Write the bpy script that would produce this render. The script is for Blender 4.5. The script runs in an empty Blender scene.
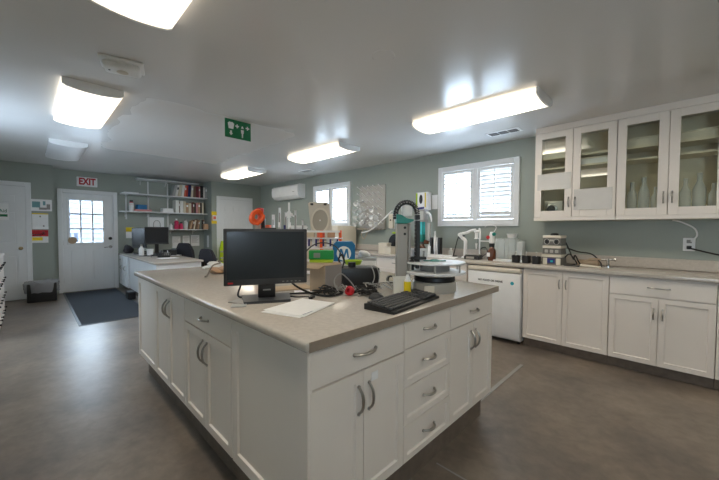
import bpy, bmesh, math, random
from mathutils import Vector, Matrix
PI = math.pi
rnd = random.Random(11)
S = bpy.context.scene
C = S.collection

# ---------------------------------------------------------------- camera, sky, exposure
F_PX, YAW, PITCH, ROLL, CAM_H = 325.3, math.radians(45.37), math.radians(-1.79), math.radians(0.28), 1.29
fw = Vector((-math.cos(YAW)*math.cos(PITCH), math.sin(YAW)*math.cos(PITCH), math.sin(PITCH)))
rt = fw.cross(Vector((0, 0, 1))).normalized(); up = rt.cross(fw)
rt, up = rt*math.cos(ROLL)+up*math.sin(ROLL), up*math.cos(ROLL)-rt*math.sin(ROLL)
cd = bpy.data.cameras.new('camera'); cam = bpy.data.objects.new('camera', cd); C.objects.link(cam)
cd.sensor_width = 36; cd.lens = F_PX/719*36; cd.clip_start = 0.02
cam.matrix_world = Matrix(((rt.x, up.x, -fw.x, 0), (rt.y, up.y, -fw.y, 0), (rt.z, up.z, -fw.z, CAM_H), (0, 0, 0, 1)))
S.camera = cam
w = bpy.data.worlds.new('sky'); S.world = w; w.use_nodes = True
bg = w.node_tree.nodes['Background']; bg.inputs['Color'].default_value = (.66, .82, 1.0, 1); bg.inputs['Strength'].default_value = 8.5
S.view_settings.view_transform = 'Standard'; S.view_settings.look = 'None'
S.view_settings.gamma = 1; S.view_settings.use_curve_mapping = False
S.view_settings.exposure = 1.5
S.cycles.use_denoising = True
S.cycles.max_bounces = 10; S.cycles.diffuse_bounces = 6; S.cycles.transparent_max_bounces = 16
S.cycles.sample_clamp_indirect = 4; S.cycles.blur_glossy = 1.0
S.cycles.caustics_reflective = False; S.cycles.caustics_refractive = False
S.cycles.use_adaptive_sampling = False
S.cycles.denoiser = 'OPENIMAGEDENOISE'; S.cycles.denoising_prefilter = 'ACCURATE'; S.cycles.denoising_input_passes = 'RGB_ALBEDO_NORMAL'
LAMP = 5.0

W, X0, X1, Y0, CZ = 4.45, -8.73, 2.0, -0.92, 2.465
XB, YB = -8.2, 3.14          # the wall block beside the shelves
XL, YL = -8.41, 0.32         # the wall block with the six panel door
WIN = [(-2.66, -1.50, 1.39, 2.22), (-5.80, -4.64, 1.39, 2.22)]
DOORX = (0.46, 1.27, 2.0)

def portal(name, loc, rot, sx, sy):
    l = bpy.data.lights.new(name, 'AREA'); l.shape = 'RECTANGLE'; l.size = sx; l.size_y = sy
    l.cycles.is_portal = True
    o = bpy.data.objects.new(name, l); C.objects.link(o); o.location = loc; o.rotation_euler = rot
for a, b, c, d in WIN: portal('window_daylight', ((a+b)/2, W+.17, (c+d)/2), (-PI/2, 0, 0), b-a, d-c)
WF_ADDED = (.95, 1.65, 1.1, 2.0)     # unseen windows added to the front wall to bring in more daylight
WF2_ADDED = (-5.5, -4.4, 1.15, 2.0)
portal('window_daylight', ((WF_ADDED[0]+WF_ADDED[1])/2, Y0-.17, (WF_ADDED[2]+WF_ADDED[3])/2), (PI/2, 0, 0), WF_ADDED[1]-WF_ADDED[0], WF_ADDED[3]-WF_ADDED[2])  # portals of the two added windows
portal('window_daylight', ((WF2_ADDED[0]+WF2_ADDED[1])/2, Y0-.17, (WF2_ADDED[2]+WF2_ADDED[3])/2), (PI/2, 0, 0), WF2_ADDED[1]-WF2_ADDED[0], WF2_ADDED[3]-WF2_ADDED[2])
portal('door_daylight', (X0-.2, .79, 1.45), (0, -PI/2, 0), .95, .65)

# ---------------------------------------------------------------- materials
def mat(name, col, rough=.5, metal=0, var=0, scale=8, bump=0, bscale=60, emit=0, alpha=1, coat=0, spec=.5, trans=0, vcol=None, rvar=0):
    m = bpy.data.materials.new(name); m.use_nodes = True; nt = m.node_tree; b = nt.nodes['Principled BSDF']
    b.inputs['Base Color'].default_value = (*col, 1); b.inputs['Roughness'].default_value = rough
    b.inputs['Metallic'].default_value = metal; b.inputs['Specular IOR Level'].default_value = spec
    b.inputs['Coat Weight'].default_value = coat; b.inputs['Transmission Weight'].default_value = trans
    b.inputs['Alpha'].default_value = alpha
    tc = nt.nodes.new('ShaderNodeTexCoord')
    n = nt.nodes.new('ShaderNodeTexNoise'); n.inputs['Scale'].default_value = scale; n.inputs['Detail'].default_value = 5
    nt.links.new(tc.outputs['Object'], n.inputs['Vector'])
    v = var or .03
    r = nt.nodes.new('ShaderNodeValToRGB'); r.color_ramp.elements[0].position = .3; r.color_ramp.elements[1].position = .7
    lo = vcol or tuple(max(0, c*(1-v)) for c in col)
    r.color_ramp.elements[0].color = (*lo, 1); r.color_ramp.elements[1].color = (*[min(1, c*(1+v)) for c in col], 1)
    nt.links.new(n.outputs['Fac'], r.inputs['Fac']); nt.links.new(r.outputs['Color'], b.inputs['Base Color'])
    if rvar:
        mr = nt.nodes.new('ShaderNodeMapRange'); mr.inputs['To Min'].default_value = max(.02, rough-rvar); mr.inputs['To Max'].default_value = rough+rvar
        nt.links.new(n.outputs['Fac'], mr.inputs['Value']); nt.links.new(mr.outputs['Result'], b.inputs['Roughness'])
    if bump:
        n2 = nt.nodes.new('ShaderNodeTexNoise'); n2.inputs['Scale'].default_value = bscale; n2.inputs['Detail'].default_value = 3
        nt.links.new(tc.outputs['Object'], n2.inputs['Vector'])
        bp = nt.nodes.new('ShaderNodeBump'); bp.inputs['Strength'].default_value = bump; bp.inputs['Distance'].default_value = .01
        nt.links.new(n2.outputs['Fac'], bp.inputs['Height']); nt.links.new(bp.outputs['Normal'], b.inputs['Normal'])
    if emit:
        b.inputs['Emission Color'].default_value = (*col, 1); b.inputs['Emission Strength'].default_value = emit
    return m
def srgb(r, g, b): return tuple(((c/255)/12.92 if c/255 <= .04045 else ((c/255+.055)/1.055)**2.4) for c in (r, g, b))
def pane_mat(name, tint, gloss):
    m = bpy.data.materials.new(name); m.use_nodes = True; nt = m.node_tree; nt.nodes.clear()
    o = nt.nodes.new('ShaderNodeOutputMaterial'); mx = nt.nodes.new('ShaderNodeMixShader')
    t = nt.nodes.new('ShaderNodeBsdfTransparent'); t.inputs['Color'].default_value = (*tint, 1)
    g = nt.nodes.new('ShaderNodeBsdfGlossy'); g.inputs['Roughness'].default_value = .03
    lw = nt.nodes.new('ShaderNodeLayerWeight'); lw.inputs['Blend'].default_value = .5
    pw = nt.nodes.new('ShaderNodeMath'); pw.operation = 'POWER'; pw.inputs[1].default_value = 4.5
    ma = nt.nodes.new('ShaderNodeMath'); ma.operation = 'MULTIPLY_ADD'; ma.inputs[1].default_value = .85; ma.inputs[2].default_value = gloss
    nt.links.new(lw.outputs['Facing'], pw.inputs[0]); nt.links.new(pw.outputs[0], ma.inputs[0])
    nt.links.new(ma.outputs[0], mx.inputs['Fac']); nt.links.new(t.outputs[0], mx.inputs[1]); nt.links.new(g.outputs[0], mx.inputs[2])
    nt.links.new(mx.outputs[0], o.inputs['Surface']); return m

M = {}
M['wall'] = mat('wall_paint_sage_grey', srgb(153, 160, 152), .45, var=.03, scale=2, bump=.06, bscale=120)
M['cab'] = mat('cabinet_white_paint', srgb(234, 226, 218), .4, var=.015, scale=3)
M['trim'] = mat('trim_white_paint', srgb(228, 229, 230), .4, var=.02, scale=3)
M['counter'] = mat('laminate_beige', srgb(192, 184, 175), .17, var=.06, scale=55)
M['counter_edge_shade'] = mat('laminate_edge_shade', srgb(150, 136, 122), .35, var=.06, scale=55)  # worktop laminate darkened, the shade of the island's end face put into colour
M['plinth'] = mat('plinth_brown', srgb(112, 100, 90), .6, var=.15, scale=20)
M['nickel'] = mat('brushed_nickel', (.42, .40, .37), .3, 1)
M['chrome'] = mat('chrome', (.7, .7, .7), .12, 1)
M['black'] = mat('black_plastic', (.012, .012, .013), .4, var=.2)
M['blackgloss'] = mat('black_screen', (.018, .021, .025), .22)
M['dgrey'] = mat('dark_grey_plastic', (.035, .037, .042), .42)
M['grey'] = mat('grey_plastic', srgb(150, 148, 145), .45)
M['lgrey'] = mat('light_grey_metal', srgb(186, 183, 176), .4, .15)
M['beige'] = mat('beige_plastic', srgb(208, 200, 186), .5)
M['cream'] = mat('cream_enamel', srgb(222, 214, 198), .45)
M['white'] = mat('white_plastic', srgb(238, 238, 238), .38)
M['paper'] = mat('white_paper', srgb(240, 240, 240), .8, var=.02, scale=30)
M['rackgrey'] = mat('rack_board_grey', srgb(176, 172, 166), .45)
M['robot'] = mat('robot_grey', srgb(158, 154, 147), .4)
M['milky'] = mat('milky_plastic', srgb(226, 228, 230), .35, alpha=.92)
M['keygrey'] = mat('key_grey', (.075,.075,.078), .55)
M['well'] = mat('lid_well_beige', srgb(172, 164, 150), .5)
M['midgrey'] = mat('instrument_mid_grey', srgb(112, 110, 106), .45)
M['jug'] = mat('translucent_jug', srgb(240, 238, 230), .35, alpha=.82)
M['paleteal'] = mat('poster_pale_teal', srgb(120, 165, 170), .7)
M['orange'] = mat('orange_plastic', srgb(244, 92, 24), .4)
M['red'] = mat('red_paint', srgb(196, 28, 40), .45)
M['green'] = mat('green_plastic', srgb(18, 142, 60), .45)
M['signgreen'] = mat('sign_green', srgb(0, 112, 66), .45)
M['teal'] = mat('teal_plastic', srgb(20, 130, 118), .4)
M['aqua'] = mat('aqua_liquid_barrel', srgb(60, 190, 196), .2)
M['blue'] = mat('blue_cardboard', srgb(18, 110, 165), .5)
M['navy'] = mat('navy_plastic', srgb(40, 44, 120), .45)
M['yellow'] = mat('yellow_label', srgb(236, 206, 20), .5)
M['lime'] = mat('lime_fabric', srgb(196, 222, 20), .7)
M['limep'] = mat('lime_plastic', srgb(160, 190, 30), .5)
M['amber'] = mat('amber_glass', srgb(88, 42, 14), .1, coat=.5)
M['card'] = mat('brown_cardboard', srgb(182, 160, 134), .8, var=.06, scale=14)
M['cardgrey'] = mat('grey_printed_card', srgb(148, 140, 136), .7)
M['fabric'] = mat('dark_chair_fabric', srgb(40, 38, 44), .85, var=.15, scale=60)
M['mat'] = mat('door_mat_charcoal', srgb(48, 54, 62), .9, var=.12, scale=120, bump=.3, bscale=200)
M['brass'] = mat('antique_brass', (.35, .27, .16), .3, 1)
M['steel'] = mat('stainless_steel', (.62, .62, .62), .25, 1)
M['bag'] = mat('clear_bin_bag', srgb(205, 208, 216), .2, alpha=.42)
M['clear'] = mat('clear_plastic', (.85, .9, .9), .12, alpha=.28)
M['frosted'] = mat('frosted_plastic', srgb(225, 226, 222), .35, alpha=.72)
M['sleeve'] = mat('plastic_document_sleeve', srgb(225, 222, 218), .2, alpha=.85)
M['glass'] = pane_mat('cabinet_glass', (.95, .97, .94), .06)
M['pane'] = pane_mat('window_glass', (.97, .98, .98), .03)
M['labglass'] = mat('laboratory_glass', (.88, .9, .9), .06, alpha=.45)
M['cabin'] = mat('cabinet_interior_laminate', srgb(226, 216, 194), .5)
M['lens_on'] = mat('lit_acrylic_lens', (1.0, .90, .74), .4, emit=LAMP)
def lens_mat(m):
    nt = m.node_tree; b = nt.nodes['Principled BSDF']; tc = next(n for n in nt.nodes if n.type == 'TEX_COORD')
    sp = nt.nodes.new('ShaderNodeSeparateXYZ'); nt.links.new(tc.outputs['Object'], sp.inputs[0])
    def fall(sock, h, soft):
        a = nt.nodes.new('ShaderNodeMath'); a.operation = 'ABSOLUTE'; nt.links.new(sock, a.inputs[0])
        r = nt.nodes.new('ShaderNodeMapRange'); r.interpolation_type = 'SMOOTHSTEP'
        r.inputs['From Min'].default_value = h-soft; r.inputs['From Max'].default_value = h; r.inputs['To Min'].default_value = 1; r.inputs['To Max'].default_value = 0
        nt.links.new(a.outputs[0], r.inputs['Value']); return r.outputs['Result']
    p = nt.nodes.new('ShaderNodeMath'); p.operation = 'MULTIPLY'      # two tubes behind the lens: dimmer towards its rim and ends
    nt.links.new(fall(sp.outputs['X'], .64, .30), p.inputs[0]); nt.links.new(fall(sp.outputs['Y'], .21, .17), p.inputs[1])
    q = nt.nodes.new('ShaderNodeMath'); q.operation = 'MULTIPLY_ADD'; q.inputs[1].default_value = LAMP; q.inputs[2].default_value = .55
    nt.links.new(p.outputs[0], q.inputs[0]); nt.links.new(q.outputs[0], b.inputs['Emission Strength'])
lens_mat(M['lens_on'])
M['lens_off'] = mat('unlit_acrylic_lens', srgb(222, 222, 224), .3)
M['outside'] = mat('outside_concrete', srgb(110, 106, 102), .9, var=.1)
M['siding'] = mat('outside_siding', srgb(92, 96, 104), .8)
M['fence'] = mat('outside_fence', srgb(44, 50, 62), .8)
M['tan'] = mat('tan_stucco', srgb(92, 76, 62), .9)
M['leaf'] = mat('outside_leaf', srgb(90, 120, 60), .8)
M['exitred'] = mat('exit_letter_red', srgb(178, 20, 40), .5)
M['black_ink'] = mat('black_ink', (.02, .02, .02), .7)
M['pink'] = mat('magenta_plastic', srgb(196, 40, 90), .5)

def floor_mat():
    m = mat('sheet_vinyl_floor', srgb(126, 114, 102), .35, var=.15, scale=2.2, rvar=.05, vcol=srgb(98, 89, 82))
    nt = m.node_tree; b = nt.nodes['Principled BSDF']
    tc = next(n for n in nt.nodes if n.type == 'TEX_COORD')
    n1 = nt.nodes.new('ShaderNodeTexNoise'); n1.inputs['Scale'].default_value = 14; n1.inputs['Detail'].default_value = 6; n1.inputs['Roughness'].default_value = .6; n1.inputs['Distortion'].default_value = .3
    nt.links.new(tc.outputs['Object'], n1.inputs['Vector'])
    src = b.inputs['Base Color'].links[0].from_socket
    mx = nt.nodes.new('ShaderNodeMix'); mx.data_type = 'RGBA'; mx.blend_type = 'SOFT_LIGHT'; mx.inputs['Factor'].default_value = .5
    nt.links.new(src, mx.inputs['A']); nt.links.new(n1.outputs['Fac'], mx.inputs['B'])
    nt.links.new(mx.outputs['Result'], b.inputs['Base Color'])
    return m
M['floor'] = floor_mat()
def ceil_mat():
    m = mat('semi_gloss_ceiling_paint', srgb(226, 225, 225), .20, var=.015, scale=1.5, bump=.05, bscale=45, rvar=.04)
    nt = m.node_tree; b = nt.nodes['Principled BSDF']
    # a drywall repair left in flat paint
    tc = next(n for n in nt.nodes if n.type == 'TEX_COORD')
    nz = nt.nodes.new('ShaderNodeTexNoise'); nz.inputs['Scale'].default_value = 2.4; nz.inputs['Detail'].default_value = 2
    nt.links.new(tc.outputs['Object'], nz.inputs['Vector'])
    off = nt.nodes.new('ShaderNodeVectorMath'); off.operation = 'MULTIPLY_ADD'; off.inputs[1].default_value = (.3, .3, 0); off.inputs[2].default_value = (-.15, -.15, 0)
    nt.links.new(nz.outputs['Color'], off.inputs[0])
    ad = nt.nodes.new('ShaderNodeVectorMath'); ad.operation = 'ADD'
    nt.links.new(tc.outputs['Object'], ad.inputs[0]); nt.links.new(off.outputs[0], ad.inputs[1])
    sp = nt.nodes.new('ShaderNodeSeparateXYZ'); nt.links.new(ad.outputs[0], sp.inputs[0])
    def band(sock, c, h, soft):
        s = nt.nodes.new('ShaderNodeMath'); s.operation = 'SUBTRACT'; s.inputs[1].default_value = c; nt.links.new(sock, s.inputs[0])
        a = nt.nodes.new('ShaderNodeMath'); a.operation = 'ABSOLUTE'; nt.links.new(s.outputs[0], a.inputs[0])
        r = nt.nodes.new('ShaderNodeMapRange'); r.inputs['From Min'].default_value = h-soft; r.inputs['From Max'].default_value = h+soft; r.inputs['To Min'].default_value = 1; r.inputs['To Max'].default_value = 0
        nt.links.new(a.outputs[0], r.inputs['Value']); return r.outputs['Result']
    f = nt.nodes.new('ShaderNodeMath'); f.operation = 'MULTIPLY'
    nt.links.new(band(sp.outputs['X'], -4.7, 1.3, .06), f.inputs[0]); nt.links.new(band(sp.outputs['Y'], 1.55, .8, .06), f.inputs[1])
    src = b.inputs['Base Color'].links[0].from_socket
    mx = nt.nodes.new('ShaderNodeMix'); mx.data_type = 'RGBA'; mx.inputs['B'].default_value = (*srgb(224, 220, 216), 1)
    nt.links.new(f.outputs[0], mx.inputs['Factor']); nt.links.new(src, mx.inputs['A']); nt.links.new(mx.outputs['Result'], b.inputs['Base Color'])
    rs = b.inputs['Roughness'].links[0].from_socket
    m2 = nt.nodes.new('ShaderNodeMix'); m2.inputs['B'].default_value = .38
    nt.links.new(f.outputs[0], m2.inputs['Factor']); nt.links.new(rs, m2.inputs['A']); nt.links.new(m2.outputs['Result'], b.inputs['Roughness'])
    return m
M['ceiling'] = ceil_mat()

# ---------------------------------------------------------------- mesh building
class B:
    def __init__(s): s.bm = bmesh.new()
    def _add(s, vs, fs):
        v = [s.bm.verts.new(p) for p in vs]
        for f in fs:
            try: s.bm.faces.new([v[i] for i in f])
            except ValueError: pass
        return v
    def box(s, x0, x1, y0, y1, z0, z1, bev=0, seg=1):
        v = s._add([(x0,y0,z0),(x1,y0,z0),(x1,y1,z0),(x0,y1,z0),(x0,y0,z1),(x1,y0,z1),(x1,y1,z1),(x0,y1,z1)],
                   [(0,3,2,1),(4,5,6,7),(0,1,5,4),(1,2,6,5),(2,3,7,6),(3,0,4,7)])
        if bev:
            es = {e for q in v for e in q.link_edges}
            bmesh.ops.bevel(s.bm, geom=list(es), offset=bev, segments=seg, affect='EDGES', profile=.5)
        return s
    def lathe(s, prof, cx=0, cy=0, n=24, m=None):
        rings = []
        T = m or Matrix.Translation((cx, cy, 0))
        for r, z in prof:
            if r < 1e-5: rings.append([s.bm.verts.new(T @ Vector((0,0,z)))])
            else: rings.append([s.bm.verts.new(T @ Vector((r*math.cos(2*PI*k/n), r*math.sin(2*PI*k/n), z))) for k in range(n)])
        for a, b in zip(rings, rings[1:]):
            for k in range(n):
                q = [a[k % len(a)], a[(k+1) % len(a)], b[(k+1) % len(b)], b[k % len(b)]]
                u = []
                for x in q:
                    if x not in u: u.append(x)
                if len(u) > 2:
                    try: s.bm.faces.new(u)
                    except ValueError: pass
        return s
    def cyl(s, cx, cy, z0, z1, r0, r1=None, n=24):
        r1 = r0 if r1 is None else r1
        return s.lathe([(0,z0),(r0,z0),(r1,z1),(0,z1)], cx, cy, n)
    def rod(s, a, b, r, r2=None, n=10):
        a, b = Vector(a), Vector(b); d = b-a
        m = Matrix.Translation(a) @ d.to_track_quat('Z', 'Y').to_matrix().to_4x4()
        r2 = r if r2 is None else r2
        return s.lathe([(0,0),(r,0),(r2,d.length),(0,d.length)], n=n, m=m)
    def tube(s, pts, r, n=8, smooth=4, closed=False):
        P = [Vector(p) for p in pts]
        if smooth > 1 and len(P) > 2:
            Q = []; L = len(P)
            rng = range(L) if closed else range(L-1)
            for i in rng:
                g = (lambda k: P[k % L]) if closed else (lambda k: P[min(max(k,0),L-1)])
                p0,p1,p2,p3 = g(i-1),g(i),g(i+1),g(i+2)
                for k in range(smooth):
                    t = k/smooth
                    Q.append(.5*((2*p1)+(p2-p0)*t+(2*p0-5*p1+4*p2-p3)*t*t+(3*p1-p0-3*p2+p3)*t**3))
            if not closed: Q.append(P[-1])
            P = Q
        rings = []; L = len(P); u = None
        for i, p in enumerate(P):
            a = P[(i-1) % L] if (closed or i) else p; b = P[(i+1) % L] if (closed or i < L-1) else p
            t = (b-a).normalized() if (b-a).length > 1e-9 else Vector((0,0,1))
            if u is None:
                u = t.orthogonal().normalized()
            u = (u-t*u.dot(t))
            u = u.normalized() if u.length > 1e-6 else t.orthogonal().normalized()
            v = t.cross(u)
            rr = r[min(int(i*len(r)/L), len(r)-1)] if isinstance(r, (list, tuple)) else r
            rings.append([s.bm.verts.new(p+rr*(u*math.cos(2*PI*k/n)+v*math.sin(2*PI*k/n))) for k in range(n)])
        for i in range(L if closed else L-1):
            a, b = rings[i], rings[(i+1) % L]
            for k in range(n): s.bm.faces.new((a[k], a[(k+1)%n], b[(k+1)%n], b[k]))
        if not closed:
            s.bm.faces.new(list(reversed(rings[0]))); s.bm.faces.new(rings[-1])
        return s
    def extr(s, poly, c0, c1, axis='x'):
        f = {'x': lambda a,b,c: (c,a,b), 'y': lambda a,b,c: (a,c,b), 'z': lambda a,b,c: (a,b,c)}[axis]
        n = len(poly)
        s._add([f(a,b,c0) for a,b in poly]+[f(a,b,c1) for a,b in poly],
               [tuple(range(n-1,-1,-1)), tuple(range(n,2*n))]+[(i,(i+1)%n,n+(i+1)%n,n+i) for i in range(n)])
        return s
    def shaker(s, x0, x1, z0, z1, y, t=.02, stile=.058, dep=.009, glass=False):
        # door slab facing -Y, its front at y
        if glass:
            s.box(x0,x0+stile,y,y+t,z0,z1,.002); s.box(x1-stile,x1,y,y+t,z0,z1,.002)
            s.box(x0+stile,x1-stile,y,y+t,z0,z0+stile,.001); s.box(x0+stile,x1-stile,y,y+t,z1-stile,z1,.001)
            return s
        v = s._add([(x0,y,z0),(x1,y,z0),(x1,y,z1),(x0,y,z1),(x0,y+t,z0),(x1,y+t,z0),(x1,y+t,z1),(x0,y+t,z1)],
                   [(0,1,2,3),(7,6,5,4),(0,4,5,1),(1,5,6,2),(2,6,7,3),(3,7,4,0)])
        f = next(f for f in v[0].link_faces if all(abs(q.co.y-y) < 1e-6 for q in f.verts))
        bmesh.ops.inset_region(s.bm, faces=[f], thickness=.002, depth=0)
        bmesh.ops.inset_region(s.bm, faces=[f], thickness=stile, depth=0)
        bmesh.ops.inset_region(s.bm, faces=[f], thickness=.007, depth=-dep)
        return s
    def build(s, name, m, parent=None, loc=(0,0,0), rz=0, smooth=True, rot=None):
        bm = s.bm
        bmesh.ops.recalc_face_normals(bm, faces=bm.faces)
        me = bpy.data.meshes.new(name); bm.to_mesh(me); bm.free()
        if smooth:
            me.shade_smooth(); me.set_sharp_from_angle(angle=math.radians(38))
        me.materials.append(M[m] if isinstance(m, str) else m)
        o = bpy.data.objects.new(name, me); C.objects.link(o); o.location = loc
        o.rotation_euler = rot or (0,0,rz)
        if parent: o.parent = parent
        return o
def tag(o, label, cat, group=None, kind=None):
    o['label'] = label; o['category'] = cat
    if group: o['group'] = group
    if kind: o['kind'] = kind
    return o
def thing(name, label, cat, loc=(0,0,0), rz=0, group=None, rot=None):
    o = bpy.data.objects.new(name, None); C.objects.link(o); o.location = loc; o.rotation_euler = rot or (0,0,rz)
    o.empty_display_size = .1
    return tag(o, label, cat, group)
def struct(o):
    o['kind'] = 'structure'; return o
def sempty(name, loc=(0,0,0), rz=0):
    o = bpy.data.objects.new(name, None); C.objects.link(o); o.location = loc; o.rotation_euler = (0,0,rz); return struct(o)
def copytree(o, parent=None):
    c = o.copy(); C.objects.link(c)
    if parent: c.parent = parent
    for ch in [k for k in bpy.data.objects if k.parent is o]: copytree(ch, c)
    return c
def lettering(txt, size, m, parent, loc, rot, name='lettering', depth=.001, align='CENTER', xs=1.0, bold=0):
    cu = bpy.data.curves.new('txt', 'FONT'); cu.body = txt; cu.size = size; cu.extrude = depth; cu.offset = bold
    cu.align_x = align; cu.align_y = 'CENTER'; cu.resolution_u = 3
    t = bpy.data.objects.new('txt', cu); C.objects.link(t)
    bpy.context.view_layer.update()
    me = bpy.data.meshes.new_from_object(t.evaluated_get(bpy.context.evaluated_depsgraph_get()))
    bpy.data.objects.remove(t); me.materials.clear(); me.materials.append(M[m])
    if xs != 1:
        for v in me.vertices: v.co.x *= xs
    me.name = name
    o = bpy.data.objects.new(name, me); C.objects.link(o); o.parent = parent; o.location = loc; o.rotation_euler = rot
    return o
UPR = (PI/2, 0, 0)      # text standing up, facing -Y

# ---------------------------------------------------------------- the room
struct(B().box(X0-.3, X1+.2, Y0-.2, W+.2, -.12, 0).build('floor', 'floor', smooth=False))
struct(B().box(X0-.3, X1+.2, Y0-.2, W+.2, CZ, CZ+.12).build('ceiling', 'ceiling', smooth=False))
b = B()
xs = sorted({X0-.2, X1+.2, *[q for a in WIN for q in a[:2]]})
zz = WIN[0][2:]
b.box(X0-.2, X1+.2, W, W+.15, 0, zz[0]); b.box(X0-.2, X1+.2, W, W+.15, zz[1], CZ)
for a, c in ((X0-.2, WIN[1][0]), (WIN[1][1], WIN[0][0]), (WIN[0][1], X1+.2)): b.box(a, c, W, W+.15, zz[0], zz[1])
struct(b.build('wall_back', 'wall', smooth=False))
b = B(); d0, d1, dz = DOORX[0]-.04, DOORX[1]+.04, DOORX[2]+.03
b.box(X0-.15, X0, Y0-.2, d0, 0, CZ).box(X0-.15, X0, d1, W, 0, CZ).box(X0-.15, X0, d0, d1, dz, CZ)
struct(b.build('wall_far', 'wall', smooth=False))
struct(B().box(X0, XB, YB, W, 0, CZ).build('wall_far_right', 'wall', smooth=False))
struct(B().box(X0, XL, Y0, YL, 0, CZ).build('wall_far_left', 'wall', smooth=False))
b = B(); xp = X0-.2
for a, c, p, q in (WF2_ADDED, WF_ADDED):
    b.box(xp, a, Y0-.15, Y0, 0, CZ).box(a, c, Y0-.15, Y0, 0, p).box(a, c, Y0-.15, Y0, q, CZ); xp = c
b.box(xp, X1+.2, Y0-.15, Y0, 0, CZ)
struct(b.build('wall_front', 'wall', smooth=False))
struct(B().box(X1, X1+.15, Y0, W, 0, CZ).build('wall_right', 'wall', smooth=False))
def added_window(n, loc, rz, wd, h):  # unseen windows, added for their daylight
    e = sempty('window_%d' % n, loc, rz); t = .05
    B().box(0, t, -.02, .1, 0, h).box(wd-t, wd, -.02, .1, 0, h).box(t, wd-t, -.02, .1, 0, t).box(t, wd-t, -.02, .1, h-t, h).box(wd/2-.025, wd/2+.025, 0, .08, t, h-t).build('frame', 'trim', e)
    B().box(t, wd-t, .04, .046, t, h-t).build('glass', 'pane', e, smooth=False)
for i, a in enumerate((WF_ADDED, WF2_ADDED)): added_window(3+i, (a[1], Y0, a[2]), PI, a[1]-a[0], a[3]-a[2])
for nm, a in (('baseboard_far', (X0, X0+.015, 1.38, YB)), ('baseboard_far_right', (XB, XB+.015, YB, 3.24)), ('baseboard_far_left', (XL, XL+.015, .03, YL)), ('baseboard_right', (X1-.015, X1, Y0, 3.8))):
    struct(B().box(a[0], a[1], a[2], a[3], 0, .1, .004).build(nm, 'plinth' if nm != 'baseboard_far' else 'wall'))
# floor seams: a pale vinyl seam strip running out from the end of the island
struct(B().box(-1.07, -1.04, 2.0, 3.3, 0, .003).build('trim_1', 'grey', smooth=False))
struct(B().box(-.93, 1.2, 1.553, 1.563, 0, .0015).build('trim_2', 'grey', smooth=False))

# windows with plantation shutters
def window(n, a, c, z0, z1):
    e = sempty('window_%d' % n, ((a+c)/2, W, z0)); hw = (c-a)/2; h = z1-z0
    fr = B(); t = .055
    fr.box(-hw-.01, -hw+t, -.035, .06, -.02, h+.02, .004).box(hw-t, hw+.01, -.035, .06, -.02, h+.02, .004)
    fr.box(-hw+t, hw-t, -.035, .06, h-t, h+.02, .004).box(-hw+t, hw-t, -.035, .06, -.02, t, .004)
    fr.box(-.03, .03, -.03, .05, t, h-t, .003)
    fr.build('frame', 'trim', e)
    B().box(-hw-.01, hw+.01, -.04, .02, -.04, -.02, .004).build('sill', 'trim', e)
    for s in (-1, 1):
        x0, x1 = (-hw+t+.004, -.034) if s < 0 else (.034, hw-t-.004)
        p = B().box(x0, x0+.04, -.03, 0, t+.003, h-t-.003, .003).box(x1-.04, x1, -.03, 0, t+.003, h-t-.003, .003)
        p.box(x0+.04, x1-.04, -.03, 0, h-t-.05, h-t-.003, .002).box(x0+.04, x1-.04, -.03, 0, t+.003, t+.05, .002)
        p.build('shutter_panel', 'trim', e)
        L = B(); zb, zt = t+.05, h-t-.05; k = 11
        for i in range(k):
            zc = zb+(i+.5)*(zt-zb)/k; an = math.radians((-52 if s > 0 else -30) if n == 1 else 8); ww = .029
            dy, dzz = ww*math.cos(an), ww*math.sin(an)
            L.extr([(-.015-dy, zc-dzz-.004), (-.015+dy, zc+dzz-.004), (-.015+dy, zc+dzz+.004), (-.015-dy, zc-dzz+.004)], x0+.042, x1-.042, 'x')
        L.build('louvers', 'trim', e)
        B().box((x0+x1)/2-.006, (x0+x1)/2+.006, -.052, -.042, zb, zt, .002).build('tilt_rod', 'trim', e)
    B().box(-hw, hw, .075, .08, 0, h).build('glass', 'pane', e, smooth=False)
    B().box(-.012, .012, .07, .09, 0, h).box(-hw, hw, .07, .09, h*.5-.012, h*.5+.012).build('sash', 'trim', e)
for i, a in enumerate(WIN): window(i+1, *a)

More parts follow.
